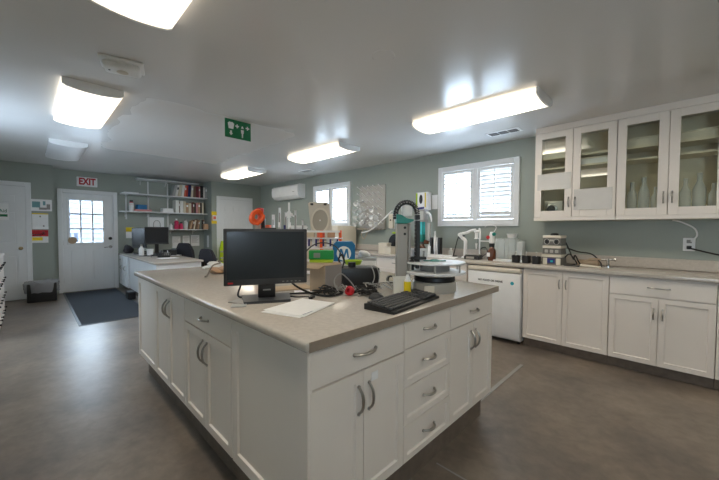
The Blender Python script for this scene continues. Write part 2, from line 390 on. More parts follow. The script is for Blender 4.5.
# doors: built facing -Y then turned to face +X
def six_panel(n, y0, y1, top, x, knob_side, exitdoor=False):
    wd = y1-y0; e = sempty('door_%d' % n, (x, y0, 0), PI/2)       # local x runs along +Y, front looks to +X
    cs = B(); t = .075
    cs.box(-t, 0, -.018, 0, 0, top+t, .004).box(wd, wd+t, -.018, 0, 0, top+t, .004).box(0, wd, -.018, 0, top, top+t, .004)
    cs.build('casing', 'trim', e)
    if exitdoor:
        B().box(-.041, -.001, .0, .12, 0, top+.03).box(wd+.001, wd+.041, .0, .12, 0, top+.03).box(-.001, wd+.001, .0, .12, top-.002, top+.03).build('jamb', 'trim', e)
        B().box(-.001, .02, .062, .12, 0, top-.002).box(wd-.02, wd+.001, .062, .12, 0, top-.002).box(.02, wd-.02, .062, .12, top-.02, top-.002).build('door_stop', 'trim', e)
    if exitdoor: y = .015; th = .045
    else: y = -.016; th = .0159
    s = B()
    def panels(cols, rows):
        # slab = stiles and rails around recessed panels
        xs = [0]; zs = [0.01]
        for a, c in cols:
            s.box(xs[-1], a, y, y+th, .01, top-.004); xs.append(c)
        s.box(xs[-1], wd, y, y+th, .01, top-.004)
        for a, c in cols:
            z = .01
            for p, q in rows:
                s.box(a, c, y, y+th, z, p); z = q
                s.box(a, c, y+.010, y+th, p, q)
                s.box(a+.025, c-.025, y+.001, y+.011, p+.025, q-.025, .008)
            s.box(a, c, y, y+th, z, top-.004)
    if exitdoor:
        gl, gr, gb, gt = .085, wd-.16, .985, 1.885
        s.box(0, gl, y, y+th, .01, top-.004).box(gr, wd, y, y+th, .01, top-.004).box(gl, gr, y, y+th, gt, top-.004)
        # lower part with two raised panels
        s.box(gl, gr, y, y+th, .88, gb).box(gl, gr, y, y+th, .01, .2)
        mid = (gl+gr)/2+.02
        s.box(mid-.05, mid+.05, y, y+th, .2, .88)
        for a, c in ((gl, mid-.05), (mid+.05, gr)):
            s.box(a, c, y+.011, y+th, .2, .88); s.box(a+.03, c-.03, y+.001, y+.012, .24, .84, .008)
        s.build('slab', 'trim', e)
        mu = B().box(gl-.02, gl+.02, y-.012, y+th, gb-.02, gt+.02, .004).box(gr-.02, gr+.02, y-.012, y+th, gb-.02, gt+.02, .004)
        mu.box(gl+.02, gr-.02, y-.012, y+th, gt-.02, gt+.02, .004).box(gl+.02, gr-.02, y-.012, y+th, gb-.02, gb+.02, .004)
        for k in (1, 2):
            xx = gl+k*(gr-gl)/3; mu.box(xx-.014, xx+.014, y-.006, y+th, gb+.02, gt-.02, .002)
            zz_ = gb+k*(gt-gb)/3; mu.box(gl+.02, gr-.02, y-.005, y+th, zz_-.014, zz_+.014, .002)
        mu.build('glazing_bars', 'trim', e)
        B().box(gl, gr, y+.02, y+.026, gb, gt).build('glass', 'pane', e, smooth=False)
        m = Matrix.Translation((wd-.055, y, 1.08)) @ Matrix.Rotation(PI/2, 4, 'X')
        B().lathe([(0,.03),(.028,.03),(.033,.0)], m=m).build('deadbolt', 'black', e)
        m = Matrix.Translation((wd-.055, y, .90)) @ Matrix.Rotation(PI/2, 4, 'X')
        B().lathe([(0,.012),(.03,.012),(.033,.0)], m=m).tube([(wd-.055, y, .90), (wd-.055, y-.05, .90), (wd-.075, y-.055, .90), (wd-.17, y-.05, .89)], .01).build('handle', 'steel', e)
        B().box(-.02, wd+.02, -.03, .1, 0, .012, .003).build('threshold', 'steel', e)
        hh = B()
        for zq in (.25, 1.0, 1.75): hh.rod((-.004, y-.006, zq-.05), (-.004, y-.006, zq+.05), .008)
        hh.build('hinges', 'steel', e)
    else:
        m_ = wd/2
        panels([(.1, m_-.05), (m_+.05, wd-.1)], [(.22, .82), (1.02, 1.6), (1.72, 1.9)])
        s.build('slab', 'trim', e)
        kx = wd-.07 if knob_side > 0 else .07
        m = Matrix.Translation((kx, y, .93)) @ Matrix.Rotation(PI/2, 4, 'X')
        B().lathe([(.03,0),(.03,.006),(.012,.01),(.012,.03),(.026,.042),(.028,.055),(.018,.066),(0,.068)], m=m).build('knob', 'brass', e)
    return e
six_panel(1, -.86, -.05, 2.04, XL, 1)
six_panel(2, DOORX[0], DOORX[1], DOORX[2], X0, 1, True)
six_panel(3, 3.33, 4.13, 2.04, XB, 1)

# what shows through the half glazed door
struct(B().box(-24, X0-.3, -12, 14, -.2, -.1).build('ground_outside', 'outside', smooth=False))
nb = thing('neighbouring_house', 'grey sided house with a tan wing seen through the half glazed exit door', 'building', (-17, 1.5, -.1))
g = B()
for k in range(16): g.extr([(0, k*.2), (.03, k*.2), (.005, (k+1)*.2), (0, (k+1)*.2)], -4, 1.3, 'y')
g2 = B().box(-4, 0, -4, 1.3, 0, 3.2)
g2.build('wall', 'siding', nb); g.build('siding', 'siding', nb)
B().box(-4, .4, 1.3, 5, 0, 2.6).build('wing', 'tan', nb)
B().box(-.02, .04, -1.6, -.4, 1.3, 2.3, .01).build('window', 'fence', nb)
fn = thing('picket_fence', 'dark blue grey picket fence outside the half glazed exit door', 'fence', (-14, .2, -.1))
f = B()
for k in range(16): f.box(-.02, 0, k*.16-1.6, k*.16-1.5, 0, 1.25, .005)
f.build('pickets', 'fence', fn); B().box(0, .04, -1.6, .9, .3, .38).box(0, .04, -1.6, .9, 1.0, 1.08).build('rails', 'fence', fn)
tag(B().lathe([(0,0),(.07,0),(.07,.004),(0,.004)], m=Matrix.Translation((X0+.005, .60, 1.05)) @ Matrix.Rotation(PI/2, 4, 'Y')).build('round_sticker', 'card'), 'round tan sticker on the lowest corner pane of the exit door', 'sticker')

# ---------------------------------------------------------------- ceiling things
LN = [0]
def light(cx, cy, on, label, L=1.22, wdt=.39):
    t = thing('ceiling_light', label, 'ceiling light', (cx, cy, CZ), 0, 'fluorescent wrap lights on the ceiling')
    B().box(-L/2, L/2, -wdt/2+.03, wdt/2-.03, -.03, 0).build('housing', 'white', t)
    hw = wdt/2; pr = [(-hw, -.015), (-hw, -.045)]
    for k in range(9):
        u = -1+2*k/8; pr.append((u*(hw-.025), -.060-.018*(1-u*u)))
    pr += [(hw, -.045), (hw, -.015)]
    B().extr(pr, -L/2, L/2, 'x').build('diffuser', 'lens_on' if on else 'lens_off', t)
    for s in (-1, 1):
        x = s*L/2; pe = [(a*1.01, c-.002 if c < -.02 else -.001) for a, c in pr]
        B().extr(pe, min(x, x+s*.018), max(x, x+s*.018), 'x').build('end_cap', 'white', t)
for cx, on, lb in ((-1.46, True, 'lit ceiling light nearest the camera, cut by the top of the frame'), (-4.05, True, 'square looking lit ceiling light behind the smoke alarm'), (-6.50, False, 'unlit ceiling light above the exit sign, its lens grey')):
    light(cx, .39, on, lb)
for cx, lb in ((-1.48, 'long lit ceiling light before the glass fronted wall cabinets'), (-3.90, 'lit ceiling light in front of the further shuttered window'), (-6.50, 'small looking lit ceiling light above the closed white door')):
    light(cx, 3.12, True, lb)
light(1.1, .39, True, 'added unseen ceiling light behind the camera over the open floor'); light(1.1, 3.12, True, 'added unseen ceiling light behind the camera over the counter')  # two unseen lights added to brighten the near half of the room

t = thing('smoke_alarm', 'white oblong alarm unit on the ceiling between two lights', 'alarm', (-2.86, .485, CZ), math.radians(75))
B().box(-.13, .13, -.1, .1, -.02, 0, .01, 2).build('base', 'white', t)
B().box(-.11, .11, -.075, .075, -.06, -.018, .02, 3).build('cover', 'white', t)
B().lathe([(.03,-.0605),(.035,-.064),(.03,-.066),(0,-.066)], .0, 0).build('test_button', 'beige', t)
B().cyl(-.075, .0, -.063, -.058, .006).build('indicator', 'black', t)
tag(B().cyl(-1.46, 1.70, CZ-.004, CZ, .075, .08).build('blank_cover_plate', 'ceiling'), 'round blank cover plate painted like the bare ceiling', 'cover plate')
v = thing('ceiling_vent', 'white ceiling air vent with dark slots near the glass cabinets', 'vent', (-1.53, 3.99, CZ))
B().box(-.19, .19, -.085, .085, -.008, 0, .003).build('frame', 'white', v)
dk = B(); sl = B()
for k in range(3):
    x0 = -.165+k*.112; dk.box(x0, x0+.1, -.06, .06, -.0095, -.007)
    for j in range(2): sl.box(x0, x0+.1, -.022+j*.04, -.017+j*.04, -.014, -.009)
dk.build('opening', 'black', v); sl.build('slats', 'grey', v)
v = thing('ceiling_vent', 'small pale ceiling vent in front of the wall air conditioner', 'vent', (-5.35, 3.9, CZ))
B().box(-.17, .17, -.08, .08, -.008, 0, .003).build('frame', 'white', v); q = B()
for j in range(6): q.box(-.14, .14, -.055+j*.02, -.045+j*.02, -.012, -.007)
q.build('slats', 'grey', v)
# emergency shower and eyewash sign
s = thing('safety_sign', 'green hanging sign with white eyewash and shower pictograms', 'sign', (-3.45, 1.61, CZ), PI/2)
B().box(-.145, .145, -.002, .002, -.195, 0).build('panel', 'signgreen', s, smooth=False)
ic = B(); y = -.004
ic.extr([(-.115,-.045),(-.1,-.03),(-.06,-.03),(-.045,-.045),(-.055,-.10),(-.105,-.10)], y, y+.002, 'y')
ic.extr([(-.09,-.12),(-.07,-.12),(-.07,-.145),(-.06,-.145),(-.08,-.17),(-.10,-.145),(-.09,-.145)], y, y+.002, 'y')
for cx in (-.012, .105):
    ic.box(cx-.02, cx+.02, y, y+.002, -.068, -.055).box(cx-.0065, cx+.0065, y-.0002, y+.002, -.082, -.041)
ic.extr([(.032,-.075),(.062,-.075),(.053,-.05),(.041,-.05)], y, y+.002, 'y').extr([(.03,-.09),(.064,-.09),(.06,-.13),(.055,-.13),(.054,-.175),(.04,-.175),(.039,-.13),(.034,-.13)], y, y+.002, 'y')
ic.build('pictograms', 'white', s, smooth=False)
for a in (-.12, .12): B().rod((a,0,-.006),(a,0,0),.004).build('hook', 'steel', s)

# exit sign
s = thing('exit_sign', 'white EXIT sign with red letters above the half glazed door', 'sign', (X0, .845, 2.245), PI/2)
B().box(-.165, .165, -.03, 0, -.095, .095, .006).build('housing', 'white', s)
lettering('EXIT', .185, 'exitred', s, (0, -.031, 0), UPR, depth=.002, xs=.70, bold=.007)

# ---------------------------------------------------------------- cabinets
def bow_handle(bu, cx, cz, y, L=.1, vert=False, fat=.0055):
    pts = []
    for k in range(9):
        u = -1+2*k/8; d = .026*(1-abs(u)**2.6)+.002
        pts.append((cx, y-d, cz+u*L/2) if vert else (cx+u*L/2, y-d, cz))
    bu.tube(pts, [fat*.9, fat, fat*1.15, fat*1.25, fat*1.15, fat, fat*.9], 8, 2)
    for u in (-1, 1):
        p = (cx, y, cz+u*L/2) if vert else (cx+u*L/2, y, cz)
        bu.rod(p, (p[0], y-.006, p[2]), fat*1.3)
    return bu
def cabinet(name, label, loc, rz, wd, dp, z0, z1, fronts, group=None, kick=.07, body='cab', plinth_h=None):
    """fronts: (kind, x0, x1, z0, z1, handle) with the front plane at local y=0"""
    e = thing(name, label, 'cabinet', loc, rz, group)
    B().box(0, wd, .021, dp, z0, z1).build('body', body, e)
    B().box(.0, wd, kick, dp-.01, 0, z0).build('plinth', 'plinth', e)
    for kind, x0, x1, a, c, h in fronts:
        g = .0022
        if kind == 'drawer': d = B().box(x0+g, x1-g, 0, .02, a+g, c-g, .002).build('drawer', 'cab', e)
        elif kind == 'pdrawer': d = B().shaker(x0+g, x1-g, a+g, c-g, 0, stile=.04).build('drawer', 'cab', e)
        elif kind == 'panel': d = B().shaker(x0+g, x1-g, a+g, c-g, 0).build('end_panel', 'cab', e)
        else: d = B().shaker(x0+g, x1-g, a+g, c-g, 0).build('door', 'cab', e)
        if h:
            hx, hz, L, ver = h
            bow_handle(B(), hx, hz, 0, L, ver).build('handle', 'nickel', d)
    return e
def doors2(x0, x1, a, c, hz, L=.1, off=.03):
    m = (x0+x1)/2
    return [('door', x0, m, a, c, (m-off, hz, L, True)), ('door', m, x1, a, c, (m+off, hz, L, True))]
# island
IX0, IX1, IY0, IY1, KZ = -3.385, -.897, .66, 2.20, .19
TZ = .876
def iunit(label, a, c, fr, **k): return cabinet('island_cabinet', label, (a, IY0, 0), 0, c-a, (IY1-.005-IY0), KZ, TZ, fr, 'island cabinets', **k)
iunit('island end cabinet with a plain shaker panel at the island\'s far corner', IX0, -2.842, [('panel', 0, .543, KZ, .868, None)])
iunit('full height double door island cabinet beside the far corner panel', -2.840, -2.162, doors2(0, .678, KZ, .868, .74, .11))
iunit('island cabinet with one drawer over double doors facing the open floor', -2.160, -1.502, [('drawer', 0, .658, .727, .868, (.329, .80, .1, False))]+doors2(0, .658, KZ, .724, .615, .12))
def runit(label, a, c, fr):  # right hand face, looking along +X
    return cabinet('island_cabinet', label, (IX1, a, 0), PI/2, c-a, .595, KZ, TZ, fr, 'island cabinets')
wA = 1.206-IY0-.021
eA = runit('island cabinet with wide drawer and double doors at the near corner', IY0+.021, 1.206, [('drawer', -.012, wA, .727, .868, (wA/2, .80, .125, False))]+doors2(-.012, wA, KZ, .724, .61, .11))
B().shaker(.0, .596, KZ, .868, 0, stile=.07).build('end_panel', 'cab', eA, loc=(-.021, .598, 0), rz=-PI/2)
wl = B().box(.30, .34, -.0035, -.0022, .665, .70).build('label_sticker', 'paper', eA); wl['label'] = 'small white paper label stuck on a door'
wB = 1.63-1.206
fr = [('drawer', 0, wB, .733, .868, (wB/2, .80, .1, False))]
for k in range(3): a = KZ+k*.181; fr.append(('pdrawer', 0, wB, a, a+.181, (wB/2, a+.095, .1, False)))
runit('island cabinet with a stack of four drawers', 1.206, 1.63, fr)
wC = 2.195-1.63
runit('island cabinet with drawer and double doors nearest the white fridge', 1.63, 2.195, [('drawer', 0, wC, .733, .868, (wC/2, .80, .09, False))]+doors2(0, wC, KZ, .730, .62, .11))
# island worktop: rounded nose all round
wt = B(); x0, x1, y0, y1 = -3.425, -.872, .635, 2.245
wt.box(x0, x1, y0, y1, TZ, .914, .012, 3)
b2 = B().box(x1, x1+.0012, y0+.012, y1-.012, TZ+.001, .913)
wt = tag(wt.build('worktop', 'counter'), 'large beige laminate worktop lying on the island cabinets', 'worktop')
b2.build('end_shade_strip', 'counter_edge_shade', wt)  # end cap strip, its darker tone carries the shade on this side

# base run under the right hand windows
BY = 3.85; BW = .595
def bunit(label, a, c, fr): return cabinet('base_cabinet', label, (a, BY, 0), 0, c-a, W-.003-BY, .1, TZ, fr, 'base cabinets along the window wall', kick=.06)
bunit('base cabinet with two tall doors beside the white fridge', -1.236, -.472, doors2(0, .764, .1, .862, .735, .085))
bunit('base cabinet with a wide drawer over double doors under the wall outlet', -.470, .222, [('drawer', 0, .692, .705, .862, (.346, .79, .14, False))]+doors2(0, .692, .1, .702, .56, .09))
bunit('plain white base cabinet at the picture edge beside the drawer cabinet', .224, .86, doors2(0, .636, .1, .862, .735, .085))
bunit('base cabinet with a drawer hidden at the counter end behind the camera', .862, 1.95, [('drawer', 0, 1.088, .705, .862, (.544, .79, .14, False))]+doors2(0, 1.088, .1, .702, .56, .09))
xx = -1.90
nm = ['beside the fridge behind the turntable', 'behind the beige boxes', 'behind the blue box', 'behind the open lidded instrument', 'behind the dark screen', 'at the far end of the window counter']
for k in range(6):
    bunit('white base cabinet of the window counter ' + nm[k], xx-.76, xx-.002, [('drawer', 0, .758, .705, .862, (.38, .79, .12, False))]+doors2(0, .758, .1, .702, .56, .09)); xx -= .76
wt = B().box(xx-.02, 1.97, 3.825, W-.001, TZ, .914, .01, 2)
tag(wt.build('worktop', 'counter'), 'long beige laminate worktop running along the window wall', 'worktop')
tag(B().box(xx-.02, 1.97, W-.022, W-.001, .9145, 1.02, .004).build('backsplash', 'counter'), 'low beige laminate upstand along the window wall', 'backsplash')

# fridge
fz = thing('fridge', 'white under-counter fridge with a cream top edge below the window', 'fridge', (-1.865, 3.80, 0))
FWD = .615
B().box(0, FWD, .06, .62, .03, .858, .006).build('body', 'white', fz)
B().box(.0, FWD, 0, .055, .06, .805, .012, 2).build('door', 'white', fz)
B().box(0, FWD, -.005, .06, .81, .862, .012, 2).build('top_edge', 'cream', fz)
for a in (.04, FWD-.04):
    for c in (.1, .58): B().cyl(a, c, 0, .03, .018).build('foot', 'black', fz)
lettering('NO FOOD OR DRINK', .030, 'black_ink', fz, (.28, -.0005, .70), UPR, depth=.0004, bold=.0012)
o = B().lathe([(0,0),(.02,0),(.02,.001),(0,.001)], m=Matrix.Translation((.53, -.001, .695)) @ Matrix.Rotation(PI/2, 4, 'X')).build('sticker', 'aqua', fz); o['label'] = 'round blue sticker'
o = B().lathe([(.009,.001),(.014,.001),(.014,.0016),(.009,.0016)], m=Matrix.Translation((.53, -.001, .695)) @ Matrix.Rotation(PI/2, 4, 'X')).build('sticker_ring', 'blue', fz)

# wall cabinets with glass doors
UY, UZ0, UZ1 = 4.125, 1.44, 2.40
def wallcab(label, x0, wd):
    e = thing('wall_cabinet', label, 'cabinet', (x0, UY, 0), 0, 'glass fronted wall cabinets'); dp = W-UY-.002; t = .018
    b = B().box(0, t, .021, dp, UZ0, UZ1).box(wd-t, wd, .021, dp, UZ0, UZ1).box(t, wd-t, .021, dp, UZ0, UZ0+.02).box(t, wd-t, .021, dp, UZ1-.02, UZ1).box(wd/2-.018, wd/2+.018, .0215, .04, UZ0+.02, UZ1-.02)
    b.build('body', 'cab', e)
    B().box(t, wd-t, dp-.008, dp, UZ0+.02, UZ1-.02).build('back_panel', 'cabin', e)
    B().box(0, wd, -.004, dp, UZ0-.035, UZ0).build('bottom_rail', 'cab', e)
    for z, th in ((1.985, .018), (2.10, .026)): B().box(t, wd-t, .05, dp-.01, z, z+th).build('shelf', 'cabin', e)
    m = wd/2
    for a, c, hx in ((.0, m, m-.03), (m, wd, m+.03)):
        g = .002
        d = B().shaker(a+g, c-g, UZ0+.003, UZ1-.006, 0, stile=.07, glass=True).build('door', 'cab', e)
        B().box(a+.066, c-.066, .008, .012, UZ0+.07, UZ1-.07).build('glass', 'glass', d, smooth=False)
        bow_handle(B(), hx, 1.605, 0, .1, True).build('handle', 'nickel', d)
    return e
wallcab('glass door wall cabinet with plastic sleeves taped on its doors', -1.222, .748)
wallcab('glass door wall cabinet with clear doors at the picture edge', -.470, .752)
wallcab('glass door wall cabinet past the picture edge beside its twin', .286, .752)
struct(B().box(-1.222, 1.04, UY+.006, W-.001, UZ1, CZ-.001).build('trim_3', 'cab', smooth=False))
for lb, x0, x1, z0, z1 in (('wide clear plastic sleeve across the middle of the first glass cabinet door', -1.19, -.86, 1.75, 1.93), ('plastic document sleeve on the lower glass of the second cabinet door', -.83, -.50, 1.515, 1.735)):
    e = thing('document_sleeve', lb, 'document sleeve', ((x0+x1)/2, UY-.004, (z0+z1)/2)); h = (z1-z0)/2; hw = (x1-x0)/2
    B().box(-hw, hw, -.002, .002, -h, h).build('sleeve', 'sleeve', e); B().box(-hw+.012, hw-.012, .0005, .0015, -h+.01, h-.03).build('paper', 'paper', e)
# things in the wall cabinets
def jar(x, y, z, r, h, m, lb, cat='bottle', nm='storage_bottle', cap='white', grp=None):
    e = thing(nm, lb, cat, (x, y, z), 0, grp)
    B().lathe([(0,0),(r,0),(r,h*.68),(r*.45,h*.82),(r*.45,h*.9),(0,h*.9)], n=18).build('body', m, e)
    B().cyl(0, 0, h*.88, h, r*.5, n=14).build('cap', cap, e)
    return e
def glassbox(x, y, z, wd, dp, h, m, lb, cat='box', nm='storage_box', grp=None, rz=0):
    e = thing(nm, lb, cat, (x, y, z), rz, grp)
    B().box(-wd/2, wd/2, -dp/2, dp/2, 0, h*.8, .004).build('body', m, e); B().box(-wd/2-.003, wd/2+.003, -dp/2-.003, dp/2+.003, h*.8, h, .004).build('lid', 'cream', e)
    return e
e = thing('pressure_gauge', 'round dark dial instrument inside the lowest cabinet pane', 'gauge', (-1.04, 4.25, UZ0+.02))
B().box(-.09, .09, -.05, .06, 0, .17, .01, 2).build('case', 'lgrey', e)
B().lathe([(.055,0),(.062,.012),(.045,.02),(.04,.012),(0,.012)], m=Matrix.Translation((-.02, -.05, .075)) @ Matrix.Rotation(PI/2, 4, 'X')).build('bezel', 'steel', e)
B().lathe([(0,.014),(.042,.014),(.042,.011)], m=Matrix.Translation((-.02, -.05, .075)) @ Matrix.Rotation(PI/2, 4, 'X')).build('dial', 'black', e)
for k, (x, wd, h, lb) in enumerate(((-1.04, .27, .06, 'flat cream box on the top shelf behind the first glass door'), (-.28, .30, .08, 'flat cream box on the top shelf behind the third glass door'), (.1, .31, .075, 'flat cream box on the top shelf behind the fourth glass door'))):
    glassbox(x, 4.29, 2.1265, wd, .2, h, 'cream', lb)
glassbox(-.66, 4.29, 2.0035, .26, .2, .07, 'white', 'flat white box on the lower shelf behind the second glass door')
for k, (x, r, h) in enumerate(((-.36, .04, .32), (-.27, .045, .36), (-.185, .035, .26), (.02, .04, .32), (.11, .045, .36), (.2, .035, .26))):
    od = ('tallest', 'middle', 'shortest')
    e = tag(B().lathe([(0,0),(r,0),(r,h*.6),(r*.4,h*.8),(r*.4,h),(r*.3,h),(r*.3,h*.8),(0,h*.8)], n=18).build('glass_bottle', 'labglass', loc=(x, 4.28, UZ0+.0205)), '%s glass bottle at the bottom behind the %s glass door' % (('slim', 'tall', 'short')[k % 3], ('third', 'fourth')[k//3]), 'bottle', 'glass bottles in the wall cabinets')

# chest of drawers along the wall at the picture's left edge
ct = thing('drawer_chest', 'white chest of drawers with small dark knobs at the picture edge', 'chest of drawers', (-5.45, -.275, 0), PI)
B().box(0, 1.46, .021, .63, .06, .90, .004).build('body', 'cab', ct); B().box(.0, 1.46, .05, .63, 0, .06).build('plinth', 'plinth', ct)
B().box(-.01, 1.47, -.012, .635, .90, .93, .006, 2).build('top', 'cab', ct)
for c_ in range(3):
    for k in range(4):
        a = .06+k*.21; d = B().box(c_*.487+.002, (c_+1)*.487-.002, 0, .02, a+.002, a+.207, .003).build('drawer', 'cab', ct)
        for q in (.1, .39):
            B().lathe([(.006,0),(.006,.012),(.014,.018),(.012,.026),(0,.028)], m=Matrix.Translation((c_*.487+q, 0, a+.11)) @ Matrix.Rotation(PI/2, 4, 'X'), n=12).build('knob', 'black', d)

# ---------------------------------------------------------------- far end of the room
# desk counter running out from the far wall
DZ, DY0, DY1, DX = .76, 1.36, 2.10, -5.85
e = thing('desk', 'white desk counter running out from the far wall beside the exit door', 'desk', (X0+.002, DY0, 0))
DL = DX-(X0+.002)
B().box(0, DL, -.015, DY1-DY0, DZ-.035, DZ, .008, 2).build('top', 'counter', e)
B().box(DL-.06, DL-.03, .03, DY1-DY0-.03, 0, DZ-.036, .003).build('end_panel', 'trim', e)
B().box(.9, DL-.06, .03, .05, .1, DZ-.036).build('front_panel', 'trim', e)
B().box(.0, .9, .021, DY1-DY0-.02, .1, DZ-.036).build('cabinet_body', 'trim', e)
B().box(.0, DL-.06, .06, .09, 0, .1).build('plinth', 'plinth', e)
for k in range(3):
    d = B().shaker(k*.3+.002, k*.3+.298, .1, .53 if k < 1 else .72, 0, stile=.045).build('door', 'trim', e)
    bow_handle(B(), k*.3+(.26 if k < 2 else .04), .47, 0, .08, True).build('handle', 'nickel', d)
d = B().box(.002, .298, 0, .02, .535, .72, .002).build('drawer', 'trim', e); bow_handle(B(), .15, .63, 0, .08).build('handle', 'nickel', d)
e = thing('monitor', 'small dark screen turned sideways beside the yellow notice', 'monitor', (-8.22, 1.64, DZ), math.radians(65))
def screen(e, wd, z0, z1, base):
    B().box(-wd/2, wd/2, -.018, .02, z0, z1, .004).build('bezel', 'dgrey', e)
    B().box(-wd/2+.015, wd/2-.015, -.0205, -.0185, z0+.03, z1-.015).build('panel', 'blackgloss', e, smooth=False)
    B().box(-.035, .035, .02, .05, .012, z0+.12, .004).build('neck', 'black', e)
    B().box(-base/2, base/2, -.09, .1, 0, .014, .004, 2).build('base', 'black', e)
screen(e, .27, .12, .55, .18)
e = thing('monitor', 'wide dark screen on the far desk in front of the shelves', 'monitor', (-8.0, 1.91, DZ), math.radians(82)); screen(e, .44, .20, .57, .24)
e = thing('keyboard', 'black keyboard lying on the far desk before the wide screen', 'keyboard', (-7.62, 1.86, DZ), math.radians(80))
B().box(-.22, .22, -.08, .08, 0, .02, .005).build('case', 'black', e); q = B()
for i in range(14):
    for j in range(5): q.box(-.21+i*.03, -.184+i*.03, -.07+j*.028, -.046+j*.028, .0202, .026, .002)
q.build('keys', 'dgrey', e)
e = thing('telephone', 'black desk telephone on the far desk near its edge', 'telephone', (-6.95, 1.78, DZ), math.radians(70))
B().extr([(-.1,0),(.1,0),(.1,.07),(-.1,.025)], -.1, .1, 'x').build('base', 'black', e)
B().tube([(-.06,-.08,.055),(-.06,-.05,.07),(-.06,.04,.10),(-.06,.09,.10)], [.026,.018,.016,.018,.026], 10, 3).build('handset', 'dgrey', e)
q = B()
for i in range(3):
    for j in range(4): q.box(.0+i*.03, .02+i*.03, -.06+j*.03, -.04+j*.03, .03+.0045*j*3, .045+.0045*j*3, .003)
q.build('keys', 'grey', e)
e = thing('headset_bag', 'crumpled black bag on the far desk by the shelf bracket', 'bag', (-8.52, 1.49, DZ)) 
def lump(rx, ry, rz_, seed, n=3, amp=.25):
    b = B(); bmesh.ops.create_icosphere(b.bm, subdivisions=n, radius=1); r = random.Random(seed)
    ph = [(r.uniform(1,4), r.uniform(1,4), r.uniform(1,4), r.uniform(0,6)) for _ in range(6)]
    for v in b.bm.verts:
        k = 1+amp*sum(math.sin(v.co.x*a+v.co.y*c+v.co.z*d+p) for a, c, d, p in ph)/3
        v.co = Vector((v.co.x*rx*k, v.co.y*ry*k, max(0, v.co.z*k*rz_+rz_*.8)))
    return b
lump(.13, .09, .09, 4).build('body', 'fabric', e); B().tube([(-.07,0,.12),(-.03,-.02,.18),(.04,-.02,.17),(.07,0,.11)], .01).build('strap', 'black', e)
e = thing('spray_bottle', 'white plastic bottle standing on the front edge of the far desk', 'bottle', (-7.62, 1.55, DZ))
B().lathe([(0,0),(.042,0),(.045,.01),(.045,.13),(.02,.17),(.016,.19),(0,.19)], n=18).build('body', 'white', e); B().cyl(0,0,.185,.22,.019).build('cap', 'grey', e)
e = thing('paper_cup', 'squat white tub beside the white bottle on the far desk', 'tub', (-7.45, 1.66, DZ)); B().lathe([(0,0),(.05,0),(.058,.12),(.054,.12),(.047,.006),(0,.006)]).build('body', 'paper', e)
B().cyl(0,0,.12,.13,.06).build('lid', 'white', e)
for k, (x, y, rz, lb) in enumerate(((-7.25, 1.98, .4, 'loose white paper on the far desk by the chairs'), (-6.6, 1.75, .1, 'white paper lying near the far desk telephone'))):
    tag(B().box(-.11, .11, -.15, .15, 0, .003).build('paper_sheet', 'paper', loc=(x, y, DZ), rz=rz), lb, 'paper')
def cable(name, lb, pts, r, m, cat='cable', grp=None, n=6, sm=5):
    return tag(B().tube(pts, r, n, sm).build(name, m), lb, cat, grp)
cable('power_cable', 'black cable tangled across the far desk', [(-8.0,1.6,.768),(-7.9,1.48,.80),(-7.75,1.44,.79),(-7.6,1.5,.768),(-7.4,1.48,.768),(-7.3,1.7,.768),(-7.2,1.62,.79),(-7.0,1.58,.768)], .008, 'black')
e = thing('desk_organiser', 'black open desk organiser on the far desk by the office chairs', 'organiser', (-7.30, 1.97, DZ), .1)
B().box(-.13,.13,-.08,.08,0,.012,.003).box(-.13,-.122,-.08,.08,.012,.11).box(.122,.13,-.08,.08,.012,.11).box(-.122,.122,.072,.08,.012,.13).box(-.122,.122,-.08,-.072,.012,.06).box(-.004,.004,-.072,.072,.012,.09).build('tray', 'black', e)
B().box(.02,.11,-.06,.06,.0125,.10).build('papers', 'paper', e)
cable('headset_cable', 'black lead in a loose heap before the desk organiser', [(-7.32,1.74,.772),(-7.25,1.82,.79),(-7.17,1.78,.80),(-7.20,1.72,.78),(-7.30,1.70,.79),(-7.34,1.78,.81),(-7.24,1.84,.79),(-7.14,1.80,.772)], .011, 'black')
cable('power_cable', 'black lead bunched at the foot of the wide far screen', [(-7.85,1.62,.772),(-7.78,1.70,.80),(-7.70,1.68,.81),(-7.74,1.60,.78),(-7.84,1.58,.80),(-7.86,1.68,.82),(-7.76,1.74,.772)], .011, 'black')
e = thing('waste_bin', 'small black bin under the far desk front', 'bin', (-7.2, 1.285, 0))
e['label'] = 'low dark box on the floor against the far desk front'; e.name = 'storage_crate'; e['category'] = 'box'
B().box(-.11, .11, -.06, .06, 0, .12, .01).build('body', 'black', e); B().box(-.115, .115, -.065, .065, .12, .14, .006).build('lid', 'dgrey', e)

